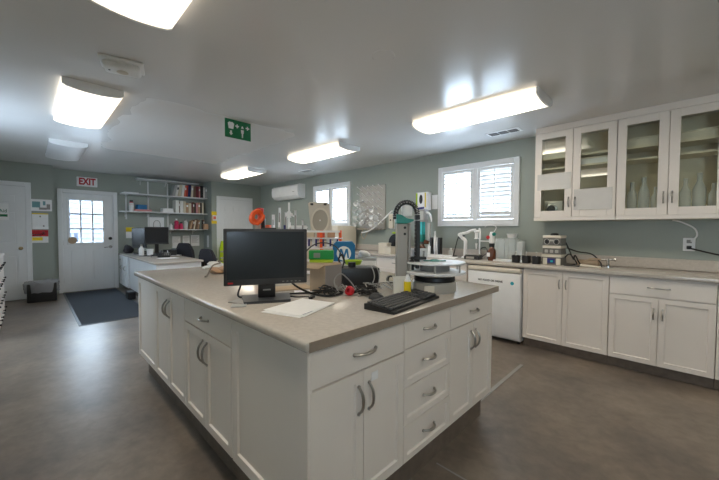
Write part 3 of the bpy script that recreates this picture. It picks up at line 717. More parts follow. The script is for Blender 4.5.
def office_chair(x, y, rz, top, lb):
    e = thing('office_chair', lb, 'chair', (x, y, 0), rz, 'office chairs at the far desk'); h = top-.5
    B().box(-.24, .24, -.24, .22, .44, .51, .03, 3).build('seat', 'fabric', e)
    q = B(); N = 9
    pr = []
    for k in range(N+1):
        u = k/N; wd = .21*(1-.25*u**3) if u < .85 else .21*(1-.25*u**3)*(.93 if u < 1 else .75)
        pr.append((wd, .55+u*(top-.55)))
    poly = [(a, z) for a, z in pr]+[(-a, z) for a, z in reversed(pr)]
    q.extr(poly, .21, .28, 'y'); bmesh.ops.bevel(q.bm, geom=list(q.bm.edges), offset=.015, segments=2, affect='EDGES')
    for v in q.bm.verts: v.co.y += .35*v.co.x**2*-1+.06*(v.co.z-.55)
    q.build('backrest', 'fabric', e)
    B().tube([(0,.12,.44),(0,.3,.43),(0,.33,.55),(0,.31,.7)], .022).build('back_bracket', 'black', e)
    B().cyl(0,0,.12,.44,.028).build('gas_column', 'black', e)
    b_ = B()
    for k in range(5):
        a = 2*PI*k/5; b_.rod((0,0,.12), (.28*math.cos(a), .28*math.sin(a), .075), .028, .018)
    b_.build('star_base', 'black', e)
    for k in range(5):
        a = 2*PI*k/5; x_, y_ = .28*math.cos(a), .28*math.sin(a)
        B().lathe([(0,-.02),(.027,-.02),(.03,0),(.027,.02),(0,.02)], n=12, m=Matrix.Translation((x_, y_, .03)) @ Matrix.Rotation(PI/2, 4, 'X')).build('caster', 'black', e)
    for sx in (-1, 1): B().tube([(sx*.24,.05,.46),(sx*.29,.05,.5),(sx*.29,.05,.68),(sx*.29,-.02,.7),(sx*.28,-.17,.7)], .018).build('armrest', 'black', e)
office_chair(-7.45, 2.47, math.radians(-150), 1.0, 'dark office chair nearer the shelves with its rounded back showing')
office_chair(-6.2, 2.50, math.radians(-165), .93, 'dark office chair by the wall corner, its back half hidden by the desk')

# wall shelving
SZ = (2.06, 1.675, 1.285)
for z, y0, y1, lb in ((SZ[0], 1.39, YB-.01, 'highest long white wall shelf, full of books at its end'), (SZ[1], 1.37, YB-.01, 'middle long white wall shelf holding white folders and books'), (SZ[2], 2.26, YB-.01, 'short lowest white wall shelf above the pinned papers'), (2.40, 1.66, 2.93, 'empty white board shelf up against the ceiling over the books')):
    e = thing('wall_shelf', lb, 'shelf', (X0+.001, y0, z), 0, 'shelves on the far wall')
    B().box(.004, .30, 0, y1-y0, -.022, 0, .003).build('board', 'trim', e)
    for yy in ((.10, .52, .93) if y1-y0 > 1.3 else (.1, .6)):
        if yy < y1-y0: B().extr([(.012,-.024),(.25,-.024),(.24,-.035),(.05,-.06),(.012,-.12)], yy, yy+.012, 'y').build('bracket', 'trim', e)
for y, z0, lb in ((1.50, 1.5, 'white slotted upright holding the shelves next to the exit door'), (1.92, .95, 'white slotted upright behind the wide far screen'), (2.32, .95, 'white slotted upright at the start of the books')):
    tag(B().box(.0, .012, -.014, .014, z0, 2.37 if y > 1.6 else 2.10, .002).build('shelf_upright', 'trim', loc=(X0+.0005, y, 0)), lb, 'shelf upright', 'uprights of the wall shelving')
cols = {'white': (232,230,225), 'cream': (214,204,180), 'pale grey': (170,172,172), 'red': (188,60,44), 'navy': (36,38,92), 'maroon': (110,40,50), 'brown': (120,92,72), 'black': (38,36,38), 'pink': (206,140,140), 'tan': (186,150,118), 'green grey': (128,138,128), 'coral': (224,110,84)}
for k, v in cols.items(): M['bk '+k] = mat('book_cover_'+k.replace(' ', '_'), srgb(*v), .6, var=.05, scale=20)
def books(z, y, seq, shelf, grp):
    ordn = ('first', 'second', 'third', 'fourth', 'fifth', 'sixth', 'seventh', 'eighth', 'ninth', 'tenth', 'eleventh', 'twelfth', 'thirteenth', 'fourteenth')
    for k, (c, t, h, d, lean) in enumerate(seq):
        e = thing('book', '%s spined book, %s from the exit door side on the %s shelf' % (c, ordn[k], shelf), 'book', (X0+.02, y, z), 0, grp, rot=(lean, 0, 0))
        B().box(0, d, 0, t, 0, h, .002).build('cover', 'bk '+c, e)
        B().box(.004, d-.006, .003, t-.003, h+.0002, h+.0008).build('pages', 'paper', e)
        if k % 3 == 1: B().box(d, d+.0006, .15*t, .85*t, h*.6, h*.8).build('spine_label', 'paper' if c != 'white' else 'bk black', e)
        nx = seq[k+1][4] if k+1 < len(seq) else 0
        y += t/math.cos(lean)+.004+h*max(0, math.tan(-lean)-math.tan(-nx))
    return y
books(SZ[0], 2.36, [('pale grey',.05,.28,.22,-.22),('white',.045,.28,.22,-.2),('cream',.05,.29,.22,-.16),('white',.055,.29,.22,-.12),('coral',.035,.28,.21,-.1),('red',.03,.28,.21,-.08),('navy',.06,.30,.22,-.06),('cream',.045,.29,.22,-.04),('brown',.05,.27,.2,0),('maroon',.065,.28,.22,0),('pink',.035,.28,.2,0),('black',.06,.30,.22,0),('white',.04,.27,.2,0),('pale grey',.05,.28,.22,0)], 'highest', 'books on the highest wall shelf')
books(SZ[1], 2.42, [('white',.07,.29,.25,0),('brown',.02,.27,.22,0),('white',.07,.28,.24,0),('cream',.05,.28,.24,0),('tan',.055,.24,.24,0),('cream',.06,.24,.24,0),('maroon',.04,.26,.2,0),('brown',.035,.27,.2,0),('black',.03,.25,.2,0),('pink',.045,.26,.2,0),('tan',.05,.27,.2,0),('black',.03,.26,.2,0),('cream',.04,.27,.2,0)], 'middle', 'books on the middle wall shelf')
books(SZ[2], 2.74, [('tan',.035,.22,.18,-.25),('brown',.03,.24,.18,-.2),('cream',.03,.23,.18,-.2),('brown',.04,.25,.18,-.15),('tan',.03,.22,.18,-.1),('green grey',.03,.24,.18,0),('black',.035,.23,.18,0),('brown',.03,.24,.18,0)], 'lowest', 'books on the lowest wall shelf')
def box_thing(nm, lb, cat, loc, sx, sy, sz, m, m2=None, rz=0, grp=None):
    e = thing(nm, lb, cat, loc, rz, grp); B().box(-sx/2, sx/2, -sy/2, sy/2, 0, sz*.86, .003).build('body', m, e)
    B().box(-sx/2-.002, sx/2+.002, -sy/2-.002, sy/2+.002, sz*.86, sz, .003).build('lid', m2 or m, e); return e
tag(B().box(-.1, .1, -.13, .13, 0, .02, .002).build('paper_stack', 'paper', loc=(-8.57, 1.56, SZ[0])), 'thin pad of white paper at the door end of the highest shelf', 'notepad')
e = thing('detergent_bottle', 'white and red bottle on the middle shelf by the blue box', 'bottle', (-8.56, 1.57, SZ[1]))
B().lathe([(0,0),(.042,0),(.045,.02),(.045,.16),(.03,.2),(0,.2)]).build('body', 'white', e); B().cyl(0,0,.2,.24,.03).build('cap', 'black', e); B().cyl(0,0,.14,.2,.0455,.033).build('label_band', 'red', e)
box_thing('carton', 'blue flat carton on the middle shelf beside the red and white bottle', 'box', (-8.56, 1.75, SZ[1]+.045), .15, .18, .10, 'blue', rz=.1)
tag(B().box(-.1, .1, -.16, .16, 0, .044, .003).build('folder', 'bk pink', loc=(-8.56, 1.77, SZ[1])), 'pale pink folder under the blue carton', 'folder')
box_thing('carton', 'low white carton on the middle shelf before the first white binder', 'box', (-8.56, 2.26, SZ[1]), .2, .22, .09, 'paper')
e = thing('toy_bottle', 'magenta squeeze bottle on the lowest shelf', 'bottle', (-8.57, 2.46, SZ[2])); B().lathe([(0,0),(.045,0),(.05,.05),(.04,.13),(.05,.17),(.02,.21),(0,.21)]).build('body', 'pink', e); B().cyl(0,0,.205,.25,.02).build('cap', 'white', e); e.name = 'squeeze_bottle'
e = thing('squeeze_bottle', 'short magenta bottle beside the taller magenta bottle', 'bottle', (-8.57, 2.56, SZ[2])); B().lathe([(0,0),(.04,0),(.042,.1),(.02,.14),(0,.14)]).build('body', 'pink', e); B().cyl(0,0,.135,.17,.018).build('cap', 'black', e)
jar(-8.57, 2.34, SZ[2], .035, .13, 'white', 'small white jar at the open end of the lowest shelf', nm='jar')
jar(-8.57, 2.66, SZ[2], .05, .24, 'frosted', 'grey translucent bottle on the lowest shelf before the leaning books', cap='grey')
tag(B().box(-.045, .045, -.05, .05, 0, .13, .004).build('carton', 'bk tan', loc=(-8.36, 3.055, SZ[2])), 'small yellowish tan carton at the wall corner end of the lowest shelf', 'box')

def wallpaper(nm, lb, cat, x, y, z, wd, h, m, tilt=0, extras=()):
    """a sheet on a wall that faces +X, x is the wall plane"""
    e = thing(nm, lb, cat, (x, y, z), rot=(0, 0, PI/2))
    B().box(-wd/2, wd/2, -.003, 0, -h/2, h/2).build('sheet', m, e, smooth=False)
    for (n2, a, c, p, q, mm) in extras: B().box(a*wd, c*wd, -.0036, -.0028, p*h, q*h).build(n2, mm, e, smooth=False)
    return e
txtlines = lambda z0, n, c='black_ink', a=-.4, d=.38: tuple(('text_line', a, d-.1*(k % 3), z0-k*.09, z0-k*.09+.02, c) for k in range(n))
e = thing('whiteboard_sheet', 'white sheet with a drawn tent shape pinned above the wide far screen', 'paper', (X0, 2.09, 1.44), rot=(0,0,PI/2)); e.name = 'pinned_drawing'
B().box(-.15, .15, -.003, 0, -.12, .12).build('sheet', 'paper', e, smooth=False); B().tube([(-.07,-.005,-.11),(-.06,-.005,0),(0,-.005,.05),(.06,-.005,0),(.07,-.005,-.11)], .006).build('drawing', 'grey', e)
wallpaper('notice', 'yellow topped notice on the far wall beside the exit door', 'notice', X0, 1.565, 1.20, .15, .24, 'paper', extras=(('header', -.5, .5, .1, .5, 'yellow'),))
for k, (y, z, wd, h, lb) in enumerate(((2.50, .97, .18, .28, 'large pinned paper under the lowest shelf with a drawn loop'), (2.72, 1.0, .16, .25, 'pinned white paper under the middle of the lowest shelf'), (2.93, 1.0, .2, .27, 'pinned white paper under the lowest shelf near the wall corner'))):
    wallpaper('pinned_paper', lb, 'paper', X0, y, z, wd, h, 'paper', extras=txtlines(.35, 5+k, 'grey'))
tag(B().box(-.004, 0, -.06, .06, -.15, .15).build('pinned_paper', 'paper', loc=(-8.45, YB, .98), rz=PI/2), 'white paper on the side of the wall corner beneath the shelves', 'paper')
e = thing('picture_frame', 'small yellow framed picture beside the closed white door', 'picture', (XB, 3.205, 1.575), rot=(0,0,PI/2))
B().box(-.075,.075,-.015,0,-.15,.15,.004).build('frame', 'bk tan', e); B().box(-.075,.075,-.0165,-.0145,.06,.15,.001).box(-.075,.075,-.0165,-.0145,-.15,-.08,.001).build('border', 'yellow', e); B().box(-.05,.05,-.0175,-.0155,-.075,.055).build('print', 'paper', e); B().box(-.035,.03,-.019,-.017,-.04,.03,.006).build('print_motif', 'bk coral', e)

# left door wall: notices, bin
wallpaper('poster', 'wide white poster with teal pictures beside the six panel door', 'poster', XL, .155, 1.715, .285, .215, 'paper', extras=(('picture', -.42, -.05, -.2, .3, 'paleteal'), ('picture', .08, .2, .0, .35, 'paleteal'), ('text_block', -.1, .25, -.38, -.2, 'grey'), ('text_block', .25, .42, -.35, .1, 'grey')))
wallpaper('notice', 'white notice with yellow top edge above the red one', 'notice', XL, .138, 1.42, .215, .29, 'paper', extras=(('top_edge', -.5, .5, .44, .5, 'yellow'), ('mark', -.05, .05, .25, .35, 'grey'), ('mark', .15, .25, -.35, -.25, 'grey')))
wallpaper('notice', 'red and yellow notice lowest beside the six panel door', 'notice', XL, .13, 1.14, .22, .235, 'paper', extras=(('red_field', -.5, .5, .0, .5, 'red'), ('yellow_field', -.5, .15, -.32, -.06, 'yellow'), ('emblem', .12, .3, .15, .38, 'bk pink'), ('text_line', -.45, .1, .12, .18, 'paper')))
e = thing('door_sign', 'white first aid sign with green lettering on the six panel door', 'sign', (XL+.024, -.36, 1.56), rot=(0,0,PI/2))
B().box(-.2, .105, -.003, 0, -.13, .16).build('sheet', 'paper', e, smooth=False); lettering('First Aid', .085, 'signgreen', e, (.085, -.0045, .03), UPR, align='RIGHT', xs=.8); B().box(-.18, .09, -.004, -.0025, -.07, -.03).build('bar', 'signgreen', e)
e = thing('waste_bin', 'black waste bin lined with a clear bag by the six panel door', 'bin', (-8.02, .13, 0))
B().box(-.12, .12, -.19, .19, 0, .33, .02, 2).build('bin_body', 'black', e)
q = B(); ring = []
def bagring(r, z, am, sd):
    rr = random.Random(sd); return [(math.cos(2*PI*k/28)*(.13+r)*(1+rr.uniform(-am, am)), math.sin(2*PI*k/28)*(.2+r)*(1+rr.uniform(-am, am)), z+rr.uniform(-am, am)*.15) for k in range(28)]
R = [bagring(.02, .17, .07, 1), bagring(.025, .25, .08, 2), bagring(.03, .335, .05, 3), bagring(0, .37, .1, 4), bagring(-.05, .34, .1, 5)]
vs = [[q.bm.verts.new(p) for p in r] for r in R]
for a, c in zip(vs, vs[1:]):
    for k in range(28): q.bm.faces.new((a[k], a[(k+1) % 28], c[(k+1) % 28], c[k]))
q.build('bag', 'bag', e)
e = thing('door_mat', 'dark charcoal mat on the floor in front of the exit door', 'mat', (-8.64, .43, 0)); B().box(.03, 3.0, .03, .84, .002, .009).build('pile', 'mat', e); B().box(0, 3.03, 0, .87, 0, .006, .002).build('border', 'black', e)
# high visibility vest on the third door
e = thing('safety_vest', 'lime high visibility vest hanging by the closed white door', 'vest', (-8.04, 3.37, .38))
q = B(); n = 10
prof = [(-.10,0),(.12,0),(.13,.3),(.10,.45),(.07,.62),(.03,.62),(0,.5),(-.03,.62),(-.06,.62),(-.1,.45)]
q.extr([(a, z) for a, z in prof], -.02, .02, 'x'); q.build('body', 'lime', e); B().box(.0205, .022, -.1, .12, .18, .22).box(.0205, .022, -.1, .115, .34, .38).build('reflective_bands', 'lgrey', e)
B().tube([(0,.05,.6),(-.03,.04,.66),(-.09,.04,.665)], .006).build('hanging_loop', 'black', e)

# wall air conditioner
e = thing('air_conditioner', 'white wall mounted split air conditioner in the room corner', 'air conditioner', (-6.70, W-.001, 2.17))
pr = [(0,.16),(-.16,.155),(-.205,.12),(-.215,.02),(-.20,-.08),(-.13,-.15),(-.05,-.16),(0,-.16)]
q = B().extr(pr, -.52, .52, 'x'); q.build('casing', 'white', e)
for s_ in (-1, 1): B().extr([(a*1.01, z*1.02) for a, z in pr], s_*.52, s_*.555, 'x').build('end_cap', 'white', e)
B().extr([(-.203,-.083),(-.135,-.153),(-.14,-.158),(-.208,-.088)], -.46, .46, 'x').build('louver', 'white', e)
B().box(0.36, .43, -.219, -.214, -.02, -.01).build('indicator', 'grey', e)

# ---------------------------------------------------------------- things on the window counter
CT = .9145
# drying rack of pegs
e = thing('drying_rack', 'white peg drying board hung with glassware beside the shuttered window', 'drying rack', (-4.06, W-.001, 1.29))
B().box(-.32, .32, -.02, 0, 0, .81, .006).build('board', 'rackgrey', e)
B().extr([(0,0),(-.1,.0),(-.11,.03),(-.1,.03),(-.09,.012),(0,.012)], -.33, .33, 'x').build('drip_tray', 'steel', e)
pegs = []
for i in range(5):
    for j in range(6):
        x, z = -.26+i*.13, .12+j*.125
        q = B().rod((x, -.02, z), (x, -.135, z+.05), .0075, .0055, 8); q.lathe([(0,0),(.011,.004),(.011,.012),(0,.016)], n=8, m=Matrix.Translation((x, -.13, z+.048)) @ Matrix.Rotation(math.radians(66), 4, 'X'))
        q.build('peg', 'white', e); pegs.append((x, z))
def hang(kind, x, z, lb, tilt):
    o = thing(kind, lb, 'glassware', (-4.06+x, W-.001-.10, 1.29+z+.03), 0, 'glassware on the drying rack', rot=(math.radians(118), 0, tilt))
    if kind == 'test_tube': B().lathe([(.011,0),(.012,.0),(.012,.13),(.006,.142),(0,.144)], n=12).build('body', 'labglass', o)
    elif kind == 'funnel': B().lathe([(.006,0),(.008,.06),(.045,.11),(.047,.11),(.01,.058),(.008,0)], n=16).build('body', 'white', o)
    elif kind == 'beaker': B().lathe([(.04,0),(.036,0),(.036,.09),(0,.093),(0,.097),(.038,.096),(.04,0)], n=16).build('body', 'labglass', o)
    else: B().lathe([(.012,0),(.014,.0),(.014,.05),(.045,.12),(.045,.125),(0,.128)], n=16).build('body', 'labglass', o)
    return o
kinds = ['flask', 'funnel', 'test_tube', 'beaker']
nmk = {'flask': 'small clear conical flask', 'funnel': 'white funnel', 'test_tube': 'slim clear test tube', 'beaker': 'clear beaker'}
rows = ('lowest', 'second lowest', 'third lowest', 'fourth lowest'); colsn = ('outermost', 'second', 'middle', 'fourth', 'last')
k = 0
for j in range(4):
    for i in range(5):
        if j == 3 and i > 1: continue
        if j == 2 and i == 4: continue
        kd = kinds[(k*3+j) % 4]; k += 1
        x, z = pegs[i*6+j]
        hang(kd, x, z, '%s on the %s peg of the %s drying rack row' % (nmk[kd], colsn[i], rows[j]), rnd.uniform(-.25, .25))
tag(B().tube([(-4.17,4.28,1.24),(-4.02,4.30,1.27),(-3.8,4.3,1.38),(-3.6,4.31,1.53),(-3.5,4.33,1.62)], .012).build('drain_tube', 'white'), 'white plastic hose slanting across the foot of the drying rack', 'hose')
cable('drain_hose', 'thin brown tubing hanging under the drying rack', [(-4.2,4.34,1.29),(-4.22,4.32,1.2),(-4.15,4.32,1.12),(-4.1,4.33,1.2),(-4.06,4.34,1.29)], .006, 'card', 'hose')
# cream cabinet instrument under the far window, latch on the front
e = thing('lab_oven', 'tall cream bench oven under the further shuttered window', 'oven', (-4.80, 4.12, CT))
B().box(-.40, .40, -.22, .26, .03, .45, .02, 3).build('body', 'cream', e); B().box(-.37, .22, -.23, -.22, .06, .42, .008, 2).build('door', 'cream', e)
B().box(.17, .195, -.245, -.231, .26, .33, .004, 2).build('handle', 'black', e)
for a in (-.34, .34):
    for c in (-.17, .2): B().cyl(a, c, 0, .03, .02).build('foot', 'black', e)
B().cyl(0,0,0,.012,.02).build('control_knob', 'black', e, loc=(.31, -.22, .32), rot=(PI/2,0,0))
# switch and dispenser
def plate(lb, x, z, wd, h, nm='switch_plate'):
    e = thing(nm, lb, 'switch', (x, W-.001, z)); B().box(-wd/2, wd/2, -.008, 0, -h/2, h/2, .003).build('plate', 'white', e); return e
e = plate('white wall box with a small dark button beside the drying rack', -3.58, 1.44, .115, .27, 'control_box'); e['category'] = 'control box'
B().box(-.05, .05, -.06, -.008, -.125, .125, .012, 2).build('housing', 'cream', e); B().lathe([(0,0),(.014,0),(.012,.008),(0,.01)], m=Matrix.Translation((0,-.06,.02)) @ Matrix.Rotation(PI/2, 4, 'X')).build('button', 'black', e)
e = thing('towel_dispenser', 'white wall dispenser with a dark oval window and yellow stripes', 'dispenser', (-2.91, W-.001, 1.745))
B().box(-.11, .11, -.12, 0, -.14, .14, .014, 2).build('housing', 'white', e)
q = B().lathe([(0,0),(.03,0),(.03,.004),(0,.004)], m=Matrix.Translation((-.01,-.12,.03)) @ Matrix.Diagonal((1,1,2.4,1)) @ Matrix.Rotation(PI/2, 4, 'X')); q.build('window', 'black', e)
B().box(-.105, -.075, -.1225, -.1195, -.10, .13).build('stripe', 'limep', e); B().box(.06, .08, -.1225, -.1195, -.10, .13).build('stripe', 'yellow', e); B().extr([(-.09,-.10),(.05,-.09),(.05,-.12),(-.05,-.14)], -.1235, -.1195, 'y').build('emblem', 'navy', e)
tag(B().box(-.05,.05,-.003,0,-.11,.11).build('pinned_paper', 'paper', loc=(-2.745, W-.001, 1.73)), 'white paper pinned beside the wall dispenser', 'paper')
# bottle top dispenser
e = thing('bottle_top_dispenser', 'bottle top dispenser with grey head, teal barrel and amber bottle', 'dispenser', (-2.80, 4.20, CT))
B().lathe([(0,0),(.055,0),(.058,.01),(.058,.10),(.03,.15),(.02,.17),(0,.17)]).build('bottle', 'amber', e); B().cyl(0,0,.165,.20,.035).build('collar', 'dgrey', e)
B().lathe([(0,.2),(.035,.2),(.045,.25),(.045,.31),(0,.31)]).build('valve_block', 'teal', e)
B().cyl(0,0,.31,.50,.042).build('barrel', 'aqua', e)
for a in (-.03, .03): B().rod((a,-.035,.31),(a,-.035,.5),.006).build('guide_rod', 'teal', e)
B().box(-.07,.07,-.06,.06,.50,.69,.012,2).build('head', 'grey', e); B().box(-.055,.055,-.061,-.059,.53,.66).build('head_label', 'lgrey', e)
B().tube([(.06,0,.64),(.12,0,.62),(.15,0,.55),(.155,0,.50)], [.018,.016,.013,.01]).build('spout', 'white', e)
B().lathe([(0,0),(.035,0),(.025,.06),(.012,.09),(0,.09)], m=Matrix.Translation((.06,-.02,.2)) @ Matrix.Rotation(math.radians(100), 4, 'Y')).build('side_bottle', 'amber', e)
B().box(.085,.125,.0,.04,0,.48,.004).build('support_column', 'lgrey', e)
jar(-2.64, 4.16, CT, .032, .20, 'white', 'slim white bottle with orange collar beside the black pen cup', cap='cream')
e = thing('pipette_stand', 'black open holder with white pipettes standing on the window counter', 'pipette holder', (-2.55, 4.18, CT))
B().box(-.085,.085,-.05,.05,0,.02,.005).build('base','black',e); B().box(-.085,-.05,-.04,.04,.02,.27,.006).box(.05,.085,-.04,.04,.02,.27,.006).build('side','black',e)
for k, (a, h) in enumerate(((-.02,.36),(.02,.27))): B().lathe([(0,.021),(.008,.021),(.018,.10),(.018,h*.75),(.012,h*.8),(.01,h),(0,h)], a, 0, 12).build('pipette', 'white', e)
# white articulated arm
e = thing('swing_arm_lamp', 'white jointed arm bending over the window counter', 'arm', (-2.10, 4.20, CT), math.radians(15)); e.name = 'extraction_arm'; e.scale = (.84, .84, .84)
B().lathe([(0,0),(.06,0),(.055,.02),(.03,.03),(.028,.26),(0,.26)]).build('post', 'white', e)
B().tube([(0,0,.25),(-.01,0,.29),(-.06,0,.33),(-.09,0,.37),(-.08,0,.385),(.02,0,.41),(.09,0,.445),(.16,0,.455)], [.03,.028,.026,.026,.026,.024,.022,.022], 10, 3).build('arm', 'white', e)
B().lathe([(0,.455),(.04,.45),(.04,.42),(.025,.41),(.025,.33),(.04,.31),(0,.31)], .17, 0).build('head', 'white', e); B().cyl(.17,0,.15,.24,.012,.018).build('drop_weight', 'white', e); B().rod((.17,0,.24),(.17,0,.31),.002).build('cord', 'lgrey', e)
B().lathe([(0,-.035),(.03,-.035),(.03,.035),(0,.035)], m=Matrix.Translation((-.09,0,.375)) @ Matrix.Rotation(PI/2,4,'X'), n=16).build('joint', 'white', e)
e = thing('clip_lamp', 'small black clip lamp head behind the white jointed arm', 'lamp', (-2.33, 4.30, CT))
B().cyl(0,0,0,.012,.05).build('base','black',e); B().tube([(0,0,.01),(.02,0,.1),(.06,0,.25),(.1,0,.33)], .007).build('stem','black',e); B().lathe([(0,0),(.03,.0),(.042,.07),(.02,.1),(0,.1)], m=Matrix.Translation((.1,0,.26)) @ Matrix.Rotation(.4,4,'Y')).build('shade','black',e)
# stir plate, gooseneck, amber bottle
e = thing('stir_plate', 'small dark stirring plate with a light panel before the jointed arm', 'stirrer', (-1.93, 4.08, CT), math.radians(12))
B().extr([(-.09,0),(.09,0),(.09,.055),(-.09,.045)], -.095, .095, 'x').build('body','dgrey',e); B().box(-.085,.085,-.075,.085,.055,.062,.003).build('plate','lgrey',e); B().box(-.07,.03,-.0925,-.0895,.012,.038).build('panel','lgrey',e)
B().cyl(0,0,0,.012,.012).build('knob','black',e,loc=(.06,-.09,.025),rot=(PI/2,0,0))
cable('power_cable', 'black lead running from the stirring plate to the wall', [(-1.83,4.12,.95),(-1.80,4.2,1.0),(-1.86,4.3,1.06),(-1.96,4.38,1.04),(-2.0,4.42,.98)], .006, 'black')
e = thing('gooseneck_tap', 'thin white gooseneck water tap under the shuttered window', 'tap', (-1.965, 4.34, CT))
B().cyl(0,0,0,.02,.03).build('base','chrome',e); B().tube([(0,0,.02),(0,0,.30),(.0,-.02,.37),(.02,-.06,.40),(.045,-.1,.39),(.06,-.12,.33),(.06,-.12,.26)], .011).build('spout','white',e); B().rod((0,0,.23),(.16,-.02,.23),.008).build('cross_arm','white',e)
e = thing('amber_bottle', 'amber bottle with pump head and red and green knobs on the counter', 'bottle', (-1.68, 4.06, CT))
B().lathe([(0,0),(.05,0),(.053,.01),(.053,.12),(.03,.16),(.022,.175),(0,.175)]).build('body','amber',e); B().box(-.04,.0,-.054,-.05,.05,.10).build('label','paper',e); B().cyl(0,0,.17,.215,.032).build('collar','black',e)
B().lathe([(0,.215),(.03,.215),(.035,.25),(.03,.33),(.02,.36),(0,.36)]).build('pump_head','white',e)
for a, mm in ((-.035,'red'),(.04,'teal')): B().lathe([(0,0),(.02,0),(.022,.02),(0,.028)], m=Matrix.Translation((a,-.02,.29 if a<0 else .33)) @ Matrix.Rotation(PI/2,4,'X')).build('valve_knob', mm, e)
B().tube([(.02,0,.35),(.05,0,.42),(-.04,0,.45),(-.1,.02,.42)], .005).build('dosing_tube','white',e)
# clear tubs
def tub(lb, x, y, wd, dp, h):
    e = thing('storage_tub', lb, 'container', (x, y, CT), 0, 'clear containers under the window edge'); t = .004
    B().box(-wd/2,wd/2,-dp/2,dp/2,0,t).box(-wd/2,-wd/2+t,-dp/2,dp/2,t,h).box(wd/2-t,wd/2,-dp/2,dp/2,t,h).box(-wd/2+t,wd/2-t,-dp/2,-dp/2+t,t,h).box(-wd/2+t,wd/2-t,dp/2-t,dp/2,t,h).build('body','clear',e); return e
e = tub('clear square container next to the amber pump bottle', -1.665, 4.33, .12, .13, .27)
e = tub('clear container with a white funnel lid under the window edge', -1.535, 4.33, .125, .13, .28); B().lathe([(0,.31),(.025,.31),(.062,.335),(.066,.335),(.058,.32),(.05,.281),(0,.281)]).build('lid','white',e)
e = tub('narrow frosted container at the end of the clear containers', -1.425, 4.33, .075, .12, .25); B().box(-.03,.03,-.05,.05,.005,.23).build('contents','frosted',e)
tag(B().box(-.22,.22,-.10,.10,0,.018,.006,2).build('tray','white',loc=(-1.50,4.12,CT)), 'flat white tray before the clear containers', 'tray')
# black cups
for k, (x, lb) in enumerate(((-1.375, 'black sample cup closest to the white tray'), (-1.265, 'middle one of the three black sample cups'), (-1.155, 'black sample cup closest to the stacked instrument'))):
    e = thing('sample_cup', lb, 'cup', (x, 4.02+.01*(k%2), CT), 0, 'black sample cups on the counter')
    B().lathe([(0,0),(.044,0),(.05,.085),(.046,.085),(.04,.006),(0,.006)]).build('body','black',e); B().lathe([(0,.0),(.006,0),(.006,.115),(.013,.12),(0,.13)],0,0,10).build('stopper','lgrey',e, loc=(0,0,.0065)); B().cyl(0,0,.0065,.07,.036).build('contents','grey',e)
# stacked instrument
e = thing('stacked_shaker', 'stack of grey lab power units with cream tops on the counter', 'lab instrument', (-1.005, 4.13, CT), math.radians(-4)); e.name = 'stacked_instrument'; e.scale = (.86, .86, .98)
z = 0
for k, (wd, h) in enumerate(((.235,.115),(.215,.10),(.215,.115))):
    hw = wd/2
    tr = B().extr([(-hw,z+.006),(hw,z+.006),(hw*.93,z+h-.03),(-hw*.93,z+h-.03)], -.1, .1, 'y'); tr.build('housing', 'midgrey', e)
    B().box(-hw*1.0,hw*1.0,-.11,.11,z+h-.03,z+h,.008,2).build('cream_top','cream',e)
    if k == 0:
        for a in (-hw+.02, hw-.06): B().box(a, a+.05,-.115,-.098,z,z+.075,.004).build('corner_block','cream',e)
        B().box(-.06,.04,-.104,-.099,z+.02,z+.07).build('display','navy',e); B().box(-.01,.02,-.106,-.1035,z+.03,z+.05).build('readout','aqua',e)
    elif k == 2:
        for a in (-.055,.055):
            B().lathe([(0,0),(.026,0),(.026,.01),(.016,.012),(.016,.022),(0,.022)], n=18, m=Matrix.Translation((a,-.1,z+.045)) @ Matrix.Rotation(PI/2,4,'X')).build('dial','black',e)
            B().lathe([(.027,0),(.034,0),(.034,.006),(.027,.006)], n=20, m=Matrix.Translation((a,-.1,z+.045)) @ Matrix.Rotation(PI/2,4,'X')).build('dial_ring','lgrey',e)
        B().box(-.022,.022,-.104,-.099,z+.05,z+.07).build('display','lgrey',e)
    else:
        for a in (-.06,0,.06): B().box(a-.02,a+.02,-.104,-.099,z+.02,z+.055,.003).build('switch','lgrey',e)
    z += h
B().lathe([(0,z),(.05,z),(.045,z+.02),(.02,z+.03),(0,z+.03)]).build('cap','black',e)
for k, (pts, lb) in enumerate((([(-.90,4.16,1.16),(-.86,4.18,1.05),(-.82,4.14,.98),(-.80,4.1,1.03),(-.76,4.16,.93),(-.7,4.2,.922)], 'black lead looping down behind the stacked instrument'), ([(-.9,4.14,1.0),(-.84,4.06,1.04),(-.78,4.08,.95),(-.82,4.16,.922),(-.88,4.02,.922),(-.74,3.99,.922)], 'black lead coiled on the counter beside the stacked instrument'), ([(-.90,4.2,1.1),(-.8,4.24,1.06),(-.68,4.26,1.04),(-.6,4.24,.96),(-.58,4.18,.922)], 'black lead arching over towards the faucet fitting'))):
    cable('power_cable', lb, pts, .007, 'black', grp=None)
tag(B().rod((-.74,4.07,.93),(-.56,3.98,.928),.013,.011).build('plastic_tube','cream'), 'short cream plastic tube lying beside the coiled black lead', 'tube')
e = thing('tubing_fitting', 'chrome outlet fitting with orange tubing near the counter upstand', 'fitting', (-.53, 4.22, CT))
B().cyl(0,0,0,.012,.04).build('base','chrome',e); B().cyl(0,0,.012,.09,.014).build('stem','chrome',e); B().rod((-.06,0,.075),(.05,0,.08),.012).build('crossbar','chrome',e); B().tube([(-.06,0,.075),(-.14,-.03,.08),(-.2,-.05,.05),(-.27,-.05,.01)], .008).build('tubing','card',e)
B().lathe([(0,0),(.02,0),(.022,.015),(0,.02)], m=Matrix.Translation((.05,0,.08)) @ Matrix.Rotation(PI/2,4,'Y')).build('handle','chrome',e)
tag(B().box(-.1,.1,-.05,.05,0,.055,.01,2).build('wipe_packet','card',loc=(-.72,4.33,CT)), 'tan packet by the upstand behind the cream tube', 'packet')
